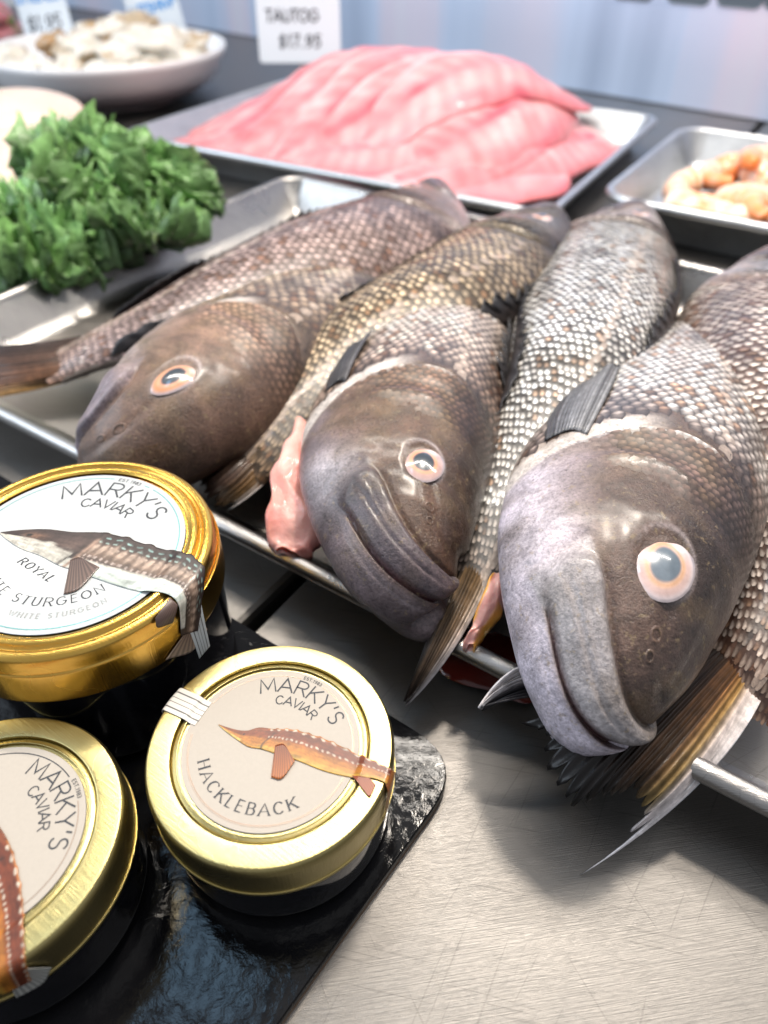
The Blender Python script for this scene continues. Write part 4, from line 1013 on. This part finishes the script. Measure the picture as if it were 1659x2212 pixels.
fan_print(lab2, 'sturgeon_print', mmv([(36, -22.3), (37.5, -23.5), (39.5, -24.5)]), mmv([(34, -30), (36, -32.5), (41, -30)]), (.16, .10, .08), (.08, .05, .045), rx, ry, rR, zl2, rz, lift=.0004)
fan_print(lab2, 'sturgeon_print', mmv([(53.5, -24), (52.5, -28), (50, -30)]), mmv([(62, -24.5), (58, -36), (46, -43)]), (.16, .10, .08), (.40, .30, .22), rx, ry, rR, zl2, rz, lift=.0004)
strip(lab2, rx, ry, rR, zl2, rz, -26, .009, .0470, .0740, (.60, .64, .64))

# third jar, bottom left
tx, ty = -.1000, .0780
j3, lab3, zl3 = jar('pale gold lidded jar cut off by the lower left frame edge', tx, ty, hR, hz_, 'plain', M['palegold'], .0244, M['creampaper'])
brand(lab3, tx, ty, .0244, zl3, 33, M['ink'])
ring_mesh('printed_ring', tx, ty, .02240, .02268, zl3 + .00006, M['ink'], lab3, 44, 120)
ring_mesh('printed_ring', tx, ty, .02240, .02262, zl3 + .00006, M['bronzefoil'], lab3, 170, 384)
tp = mmv([(-14, 12), (-6, 9), (1, 4.0), (7.1, -1.8), (12.6, -9.8), (16.6, -17.6), (19.7, -24.5), (22.5, -31), (25, -37)])
bt = mmv([(-14, 11.6), (-12, 5), (-7, -2), (-2, -8), (4.5, -16), (9.5, -23), (13, -29), (15.5, -34), (18, -40)])
sturgeon(lab3, tx, ty, hR, zl3, hz_, tp, bt, 'orange')
fan_print(lab3, 'sturgeon_print', mmv([(22, -31), (23, -34), (20, -37)]), mmv([(30, -34), (29, -40), (22, -44)]), (.40, .38, .34), (.50, .50, .46), tx, ty, hR, zl3, hz_, lift=.0004)

# ------------------------------------------------------------------ kale
def leaf_mat():
    m, nt, b = node_mat('curly_kale_leaf'); co = objco(nt)
    a = N(nt, 'ShaderNodeVertexColor', layer_name='Col')
    n = tex_noise(nt, 60, 4, .6, co); k_ = ramp(nt, n.outputs[0], [(.3, .6), (.7, 1.5)])
    L(nt, mix(nt, a.outputs[0], k_.outputs[0], 1, 'MULTIPLY'), b.inputs['Base Color'])
    b.inputs['Roughness'].default_value = .34
    n2 = tex_noise(nt, 260, 3, .6, co); bump(nt, b, n2.outputs[0], .5, .002)
    return m
M['kale'] = leaf_mat()
def kale_leaf(parent, base, tip, up, width, seed, shade=1.0):
    """curly leaf: a flat heart with a long frilled margin folded into tight waves"""
    r = np.random.default_rng(seed); nu, nv = 420, 16
    base, tip, up = map(np.asarray, (base, tip, up))
    ax = tip - base; ln = np.linalg.norm(ax); ax = ax / ln
    up = up - ax * (up @ ax); up /= np.linalg.norm(up); sd = np.cross(ax, up)
    t = np.linspace(-1, 1, nu)[:, None]; v = np.linspace(0, 1, nv)[None]      # t round the margin, v from rib to margin
    ang = t * 2.5
    ox = .25 * ln + np.cos(ang) * ln * .75; oy = np.sin(ang) * width * (1.0 + .12 * np.sin(t * 9 + seed))
    rib = np.clip(.25 * ln + .70 * ln * np.cos(ang), 0, ln)
    e = v ** 1.1
    ph = r.uniform(0, 6.28, 8)
    w1 = .6 * np.sin(t * 17 + ph[7]) + .8 * np.sin(t * 48 + ph[0]) + .8 * np.sin(t * 93 + ph[1] + 2 * v); w2 = np.cos(t * 44 + ph[0] + .5) + .7 * np.sin(t * 91 + ph[2])
    w3 = np.sin(t * 140 + ph[3]) * .6 + .5 * np.sin(t * 223 + ph[4])
    X = rib * (1 - v) + ox * v * .86 + e * w2 * width * .17
    Yy = oy * v * .86 + e * w2 * np.sign(t) * width * .13
    Zz = .30 * width * v ** 2 + e * w1 * width * .26 + v ** 2.2 * w3 * width * .16 + .05 * width * np.sin(v * 14 + ph[5]) * np.sin(t * 26 + ph[6])
    P = base + ax * X[..., None] + sd * Yy[..., None] + up * Zz[..., None]
    P = P + .0014 * np.stack([noise(P + 1, 110), noise(P + 2, 110), noise(P + 3, 110)], -1)
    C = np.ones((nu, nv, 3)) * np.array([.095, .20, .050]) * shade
    C = C * (.35 + .85 * e + .30 * w1 * e)[..., None]  # depth shade painted in: darker interior, lighter wave crests
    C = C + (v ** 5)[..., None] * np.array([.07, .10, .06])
    st_ = sstep(.12, .0, v) * np.ones_like(t); C = C * (1 - st_[..., None]) + np.array([.32, .46, .16]) * st_[..., None]
    P[..., 2] = np.maximum(P[..., 2], .002)
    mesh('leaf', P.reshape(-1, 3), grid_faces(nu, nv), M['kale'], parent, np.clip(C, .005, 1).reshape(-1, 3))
kale = empty('kale_bunch', un(150, 520, 0.0), 'bunch of dark green curly kale beside the left end of the fish pan', 'kale')
kr = np.random.default_rng(21)
kc = un(190, 560, .0)
spots = [(60, 330, .075), (150, 320, .085), (240, 330, .080), (330, 345, .072), (420, 370, .062), (470, 400, .050), (80, 420, .065), (180, 410, .075), (290, 420, .068), (390, 430, .055), (60, 520, .040), (130, 500, .055), (240, 490, .055), (330, 480, .045), (30, 580, .022), (110, 570, .028), (190, 540, .030), (20, 440, .050)]
for i, (px, py, z) in enumerate(spots):
    t = un(px, py + 34, z - .016 if z > .05 else z); b = t * .45 + un(210, 470, .018) * .55 + kr.normal(size=3) * .006; b[2] = max(b[2], .01)
    dirn = t - b; tip = t + dirn / np.linalg.norm(dirn) * .012
    kale_leaf(kale, b, tip, np.array([kr.normal() * .5, -.7 + kr.normal() * .3, .8]), kr.uniform(.034, .046), 300 + i, kr.uniform(.75, 1.35))
back_k = empty('kale_bunch', un(5, 95, .03), 'small tuft of kale at the far left behind the bowl', 'kale')
for i in range(5):
    b = un(0, 100, .02) + kr.normal(size=3) * .01; t = b + np.array([kr.normal() * .03, kr.normal() * .02, .045])
    kale_leaf(back_k, b, t, (kr.normal() * .4, -1, .5), .03, 400 + i, 1.2)

# ------------------------------------------------------------------ pink fillets
M['fillet'] = simple('translucent_pink_fillet', (0, 0, 0), .42, coat=.15, sss=.25, vcol=True, mott=.12, mscale=45, nscale=120, nstr=.2, nd=.002, sssr=(.006,))
FC = np.array([-.265, .775, 0]) + PX * .226 + PY * .168
def mound(p):
    a = (p - FC) @ PX; b = (p - FC) @ PY
    return .057 * np.exp(-((a + .015) / .165) ** 4) * np.exp(-((b - .060) / .100) ** 2) * (1 - .10 * a / .2)
def fillet(label, ca, cb, ang, ln, wd, thk, lay, seed, tint=1.0, blood=.5):
    r = np.random.default_rng(seed); nu, nv = 70, 36
    a = math.radians(ang); ex = PX * math.cos(a) + PY * math.sin(a); ey = -PX * math.sin(a) + PY * math.cos(a)
    c = FC + PX * ca + PY * cb
    u = np.linspace(-1, 1, nu)[:, None]; th_ = np.linspace(0, 2 * np.pi, nv, endpoint=False)[None]
    pw = (1 - np.abs(u) ** 2.4) ** .5 * (1 - .35 * (u * .5 + .5))
    s = np.cos(th_); q = np.sin(th_)
    yy = np.sign(s) * np.abs(s) ** .85 * pw * wd / 2 * (1 + .08 * np.sin(u * 7 + seed)); zz = np.where(q > 0, q ** .8, -np.abs(q) ** .5 * .25) * pw ** .7 * thk
    P = c + ex * (u * ln / 2)[..., None] + ey * (yy + .012 * np.sin(u * 2.3 + seed))[..., None]
    top = np.clip(q, 0, 1)
    vv = yy / (pw * wd / 2 + 1e-6)
    groove = gau(vv - .08, .10) * .18 * thk * top
    bl_ = (P - FC) @ PY
    base = mound(P) + .004 + lay * (.12 + .88 * sstep(-.15, .0, bl_))
    P = P + AZ * (base + zz - groove + .0016 * noise(P, 26) * top)[..., None]
    # colours: pink with muscle chevrons and a red bloodline
    chev = np.sin((u * 44 + np.abs(vv) * 7) + .8 * noise(P, 30)) * .5 + .5
    nz = noise(P, 18)
    C = np.ones(P.shape) * np.array([.70, .27, .28]) * tint
    f = (.45 * chev * np.clip(.45 + .55 * noise(P + 1, 12), 0, 1) + .32 * nz)[..., None]; C = C + np.clip(f, -.4, .6) * np.array([.08, .30, .28])
    bl = np.clip(gau(vv - .08 - .06 * np.sin(u * 5), .16) * (blood + .5 * nz), 0, 1)[..., None]; C = C * (1 - bl) + np.array([.58, .07, .11]) * bl
    ed = np.clip(sstep(.55, .95, vv) * .75, 0, 1)[..., None]; C = C * (1 - ed) + np.array([.80, .58, .56]) * ed
    e2 = np.clip(sstep(-.45, -.95, vv) * (.55 + .4 * nz), 0, 1)[..., None]; C = C * (1 - e2) + np.array([.60, .10, .14]) * e2
    F = [tuple(x_) for x_ in grid_faces(nu, nv, False, True)]
    o = mesh('fish_fillet', P.reshape(-1, 3), F, M['fillet'], None, np.clip(C, .02, .95).reshape(-1, 3), loc=(c[0], c[1], .004))
    tag(o, label, 'fillet', 'pink fillets heaped in the back pan')
fillet('pink fillet lying flat at the left front of the back pan', -.115, -.095, 4, .25, .13, .009, 0, 1)
fillet('pink fillet lying flat at the front middle of the pan', .040, -.110, -4, .24, .12, .009, .001, 2, 1.0, .35)
fillet('small pink fillet at the front right corner of the pan', .130, -.080, 60, .18, .11, .009, .003, 3)
fillet('red ended fillet at the right side of the pan', .150, .020, 76, .22, .10, .011, .003, 4, .98, 1.0)
fillet('pink fillet lying flat at the right back of the pan', .125, .085, 12, .17, .14, .010, .001, 14, 1.0, .5)
fillet('narrow pink fillet tucked along the left edge of the pan', -.180, -.02, 40, .22, .10, .009, .002, 11, 1.02, .4)
fillet('pink fillet at the left slope of the pile', -.150, .035, 58, .26, 0.105, .012, 0.0050, 6)
fillet('pale pink fillet lying across the front left slope', -.085, -.060, 24, .25, .10, .010, .007, 12, 1.05, .3)
fillet('long red streaked fillet draped over the left of the pile', -.105, .025, 63, .28, 0.105, .012, 0.0084, 7, 1.0, .95)
fillet('pale fillet poking out under the pile at right', .105, -.035, 64, .23, .10, .012, .008, 5, 1.03)
fillet('pink fillet bridging the front middle and right', .070, -.085, 34, .22, .10, .010, .007, 13, 1.0, .6)
fillet('narrow fillet between the red streaked and the coral ones', -.060, .010, 67, .29, 0.105, .012, 0.0118, 15, 1.05, .5)
fillet('coral pink fillet draped over the middle of the pile', -.015, .012, 66, .29, 0.105, .012, 0.0152, 8, 1.04, .8)
fillet('pink fillet filling the dip at the front of the pile', .030, -.055, 40, .22, .12, .014, .008, 17, 1.02, .5)
fillet('rosy fillet under the right end of the pile', .105, .015, 66, .24, .12, .016, .010, 18, .98, .8)
fillet('fillet along the back crest of the pile', -.02, .115, 4, .27, .09, .012, .014, 10, .97, .6)
fillet('rosy fillet right of the coral one', .030, .020, 63, .28, 0.105, .012, 0.0186, 16, .98, .9)
fillet('smooth pink fillet on top at the right of the pile', .075, .035, 60, .27, 0.105, .012, 0.0220, 9, 1.03, .55)

# ------------------------------------------------------------------ shrimp
M['shrimp'] = simple('peeled_shrimp', (0, 0, 0), .28, coat=.4, sss=.25, vcol=True, mott=.1, mscale=80, sssr=(.005,))
SC = np.array([.166, .583, 0]) + SX * .165 + SY * .128
def shrimp(label, a, b, z, ang, R, seed, tint):
    r = np.random.default_rng(seed); n = 70; t = np.linspace(0, 1, n); th_ = t * 3.0
    rad = R * (1 - .25 * t)
    ca_, sa_ = math.cos(ang), math.sin(ang)
    c = SC + SX * a + SY * b + AZ * z
    lx = rad * np.cos(th_); ly = rad * np.sin(th_)
    P = c + SX * (lx * ca_ - ly * sa_)[:, None] + SY * (lx * sa_ + ly * ca_)[:, None] + AZ * (.004 * np.sin(th_ + seed))[:, None]
    rr = .0130 * (1 - .58 * t ** 1.3) * (1 + .025 * np.sin(t * 40)) * sstep(-.06, .05, t); rr[0] = .0008; rr[-1] = .0008
    V, F = tube(P, rr, 16)
    seg = (.5 + .3 * np.sin(t * 40) + .2 * np.sin(t * 7 + seed))[:, None]
    C = np.array([.90, .46, .22]) * tint * (1 - seg) + np.array([.92, .76, .64]) * seg
    C = C * (1 - t[:, None] ** 2) + np.array([.85, .26, .06]) * t[:, None] ** 2
    o = mesh('shrimp', V, F, M['shrimp'], None, np.clip(np.repeat(C, 16, 0), .02, .95), loc=tuple(c - AZ * .012))
    tag(o, label, 'shrimp', 'shrimp heaped in the small pan')
sl = ['plump pale shrimp at the left end of the heap', 'orange shrimp on top of the heap', 'shrimp curled at the front of the heap', 'deep orange shrimp at the right of the heap', 'pale shrimp at the back of the heap', 'shrimp at the front right by the pan rim', 'shrimp in the middle of the heap', 'shrimp behind the plump pale one', 'shrimp at the right edge of the frame, lower', 'shrimp at the right edge of the frame, upper', 'pale shrimp lying across the top right', 'orange shrimp low at the left front', 'pale shrimp at the back left of the heap', 'shrimp tucked behind the top one', 'orange shrimp at the back right', 'pale pink shrimp in the front row']
sp = [(-.095, -.030, .016, 2.2), (-.055, .010, .034, 1.0), (-.060, -.060, .016, 3.6), (.010, .000, .036, .4), (-.03, .050, .022, 5.0), (.010, -.065, .018, 2.8), (-.025, -.025, .032, 4.4), (-.085, .020, .016, 1.7), (.055, -.050, .020, 3.1), (.060, .010, .030, .9), (.025, .045, .040, 5.6), (-.095, -.062, .014, 4.0), (-.07, .06, .016, .6), (-.01, .03, .030, 2.2), (.05, .06, .024, 4.1), (-.03, -.078, .022, 1.2)]
for i, ((a, b, z, g), l) in enumerate(zip(sp, sl)): shrimp(l, a * 1.0, b * .95, z + .004, g, .033, 60 + i, (1, 1.08, 1.15) if i in (0, 4, 10) else (1, .72, .5) if i in (1, 3, 11, 14) else (1, 1, 1))

for i in range(11):
    g = kr.uniform(0, 6.28); a_, b_ = kr.uniform(-.095, .010), kr.uniform(-.055, .045)
    shrimp('small peach shrimp packed among the others in the heap', a_, b_, .020 + .012 * (1 - abs(a_) / .09), g, .020, 90 + i, (1, .8, .6) if i % 3 == 0 else (1, 1.1, 1.2))

# ------------------------------------------------------------------ bowl of shellfish
M['china'] = simple('white_china', (.90, .89, .90), .22, coat=.3)
bc = un(228, 188, .03); bc = np.array([-.352, 1.06, 0])
bowl = empty('serving_bowl', (bc[0], bc[1], 0), 'shallow white china bowl of shellfish at the back left', 'bowl')
bp = [(.0003, .010), (.05, .0105), (.10, .020), (.138, .046), (.146, .056), (.1475, .0585), (.1500, .0578), (.1490, .050), (.136, .028), (.112, .012), (.085, .004), (.080, .0006), (.06, .0005)]
gp_ = spline(np.array([(a, 0, b) for a, b in bp]), 70)[:, [0, 2]]; gp_[:, 0] = np.maximum(gp_[:, 0], .0003)
mesh('bowl_body', *lathe(gp_, bc[0], bc[1], 96), M['china'], bowl)
M['shellmeat'] = simple('pale_shellfish_meat', (0, 0, 0), .35, coat=.25, sss=.15, vcol=True, mott=.15, mscale=60, nscale=90, nstr=.3, nd=.004, sssr=(.005,))
def lump(name, label, cat, group, c, rad, seed, col, col2, mat, f=1.6, amp=.18):
    th_ = np.linspace(0, np.pi, 26)[:, None]; ph = (np.arange(36) / 36 * 2 * np.pi)[None]
    D = np.stack([np.sin(th_) * np.cos(ph), np.sin(th_) * np.sin(ph), np.cos(th_) + 0 * ph], -1)
    nz = noise(D + seed * 3.3, .42 * f); P = np.asarray(c) + D * np.asarray(rad) * (1 + amp * nz)[..., None]
    k_ = sstep(.2, .9, noise(D + seed * 5.1, .55))[..., None]
    C = np.array(col) * (1 - k_) + np.array(col2) * k_
    o = mesh(name, P.reshape(-1, 3), grid_faces(26, 36, False, True), mat, None, np.clip(C, .02, .95).reshape(-1, 3), loc=(c[0], c[1], c[2] - rad[2]))
    return tag(o, label, cat, group)
ml_ = ['beige shellfish piece at the left rim of the bowl', 'cream shellfish piece low at the left front', 'white shellfish piece at the front middle of the bowl', 'brown capped shellfish piece left of the heap top', 'white rounded piece in the middle of the heap', 'tan shellfish piece behind the middle of the heap', 'small cream piece at the front of the heap', 'white piece right of the middle', 'large grey white slab leaning at the right', 'white slab with brown rim at the far right', 'white piece at the back top of the heap', 'small white piece at the front right']
mp_ = [(-.115, -.02, .062, .030, .026, .020), (-.075, -.065, .056, .034, .026, .020), (-.030, -.075, .056, .028, .024, .020), (-.060, .0, .078, .022, .020, .014), (-.020, -.030, .074, .030, .026, .022), (-.005, .025, .082, .034, .026, .020), (.020, -.085, .054, .026, .022, .016), (.030, -.050, .066, .026, .024, .020), (.060, .010, .074, .052, .030, .026), (.098, .020, .064, .036, .022, .024), (.020, .060, .086, .040, .024, .018), (.070, -.055, .058, .036, .022, .014)]
for i, (l, (a, b, z, r1, r2, r3)) in enumerate(zip(ml_, mp_)):
    brown_ = (.42, .27, .13) if i in (3, 5) else (.50, .38, .25)
    lump('shellfish_piece', l, 'shellfish', 'shellfish heaped in the white bowl', bc + np.array([a, b, z - .020]), (r1, r2, r3), i, (.74, .70, .62) if i != 3 else (.45, .28, .14), brown_, M['shellmeat'], 2.6, .30)
# pale rounded fillets at the left edge
M['peach'] = simple('pale_peach_fillet', (0, 0, 0), .34, coat=.3, sss=.25, vcol=True, mott=.08, mscale=30, sssr=(.006,))
gp3 = 'pale peach fillets at the left edge'
for i, (px, py, z, rr_, l) in enumerate([(15, 250, .052, (.062, .060, .022), 'pale peach fillet on top at the left edge behind the kale'), (70, 300, .040, (.075, .055, .020), 'pink tipped pale fillet pointing at the kale'), (0, 400, .030, (.060, .070, .022), 'cream fillet half hidden at the left of the kale')]):
    lump('pale_fillet', l, 'fillet', gp3, un(px, py, z), rr_, 30 + i, (.76, .60, .50), (.74, .46, .38), M['peach'], 1.0, .10)
lump('pink_fish_piece', 'small reddish pink piece at the top left corner', 'fish piece', None, un(2, 52, .05), (.03, .03, .03), 44, (.62, .20, .22), (.75, .5, .5), M['peach'], 1.5, .2)

# ------------------------------------------------------------------ price cards
M['card'] = simple('white_price_card', (.74, .80, .86), .4)
M['bluep'] = simple('blue_print', (.10, .34, .72), .5)
M['paleblue'] = simple('pale_blue_print', (.50, .66, .82), .5)
M['marker'] = simple('black_marker', (.03, .035, .05), .5)
M['wire'] = simple('card_holder_steel', (.5, .5, .5), .3, metal=1.0)
def card(label, pl, pr, y, h, lean, texts, lean_back=.18, stand=True):
    """pl, pr: bottom corner pixels at depth y"""
    def at(px, py):
        d = _fw + np.array([1.0, 0, 0]) * (px - CX) / F_PX - _up * (py - CY) / F_PX; return np.array([0, 0, CAM_H]) + d * (y / d[1])
    a, b = at(*pl), at(*pr); ex = b - a; w = np.linalg.norm(ex); ex /= w
    ey = np.array([lean, lean_back, 1.0]); ey -= ex * (ey @ ex); ey /= np.linalg.norm(ey); nz = np.cross(ex, ey)   # towards the viewer
    e = empty('price_card', ((a[0] + b[0]) / 2, y, 0), label, 'price card', 'price cards in the back row')
    Rr = rrect(w, h, .004, 4); c = a + ex * w / 2 + ey * h / 2
    k_ = len(Rr)
    V = [c + ex * x_ + ey * y_ + nz * .0006 for x_, y_ in Rr] + [c + ex * x_ + ey * y_ - nz * .0006 for x_, y_ in Rr]
    bd = mesh('card', V, [tuple(range(k_)), tuple(reversed(range(k_, 2 * k_)))] + [(i, k_ + i, k_ + (i + 1) % k_, (i + 1) % k_) for i in range(k_)], M['card'], e, smooth=False)
    for txt, x_, y_, hh, sp_, mt, wt, sl_ in texts:
        def place(s, t, dz, c2, x_=x_, y_=y_): return a + ex * (x_ * w + s) + ey * (y_ + t) + nz * (.0009 + dz * 4)
        letters('lettering', txt, hh, M[mt], e, place, wt, span=sp_, slant=sl_)
    # pale blue emblem disc at the top
    th_ = np.linspace(0, 2 * np.pi, 33)[:-1]
    ce = a + ex * w * .5 + ey * (h * .86)
    mesh('printed_emblem', [ce + ex * .018 * math.cos(t) + ey * .018 * math.sin(t) + nz * .0008 for t in th_], [tuple(range(32))], M['paleblue'], e, smooth=False)
    foot = a + ex * w / 2; pts = np.array([c - ey * h * .2 - nz * .0022, foot - nz * .003 - ey * .002, np.array([foot[0], foot[1] + .004, .004]), np.array([foot[0], foot[1] - .02, .003])])
    mesh('holder', *tube(spline(pts, 24), .0016, 8), M['wire'], e)
    return e
card('price card standing behind the pink fillets with two handwritten lines', (562, 136), (737, 136), 1.02, .125, -.02, [('TAUTOG', .42, .042, .0115, .064, 'marker', .19, .1), ('$17.95', .50, .016, .0125, .050, 'marker', .18, .1)])
card('leaning price card at the back left above the shellfish', (62, 100), (165, 88), 1.16, .11, -.25, [('LITTLENECK', .5, .048, .010, .066, 'bluep', .24, 0), ('$1.95', .45, .016, .016, .046, 'marker', .14, .15)])
card('price card behind the right side of the bowl with a bold blue line', (300, 100), (405, 72), 1.22, .12, -.22, [('SEA SHRIMP' if False else 'WET SHRIMP', .5, .034, .011, .066, 'bluep', .26, 0)])
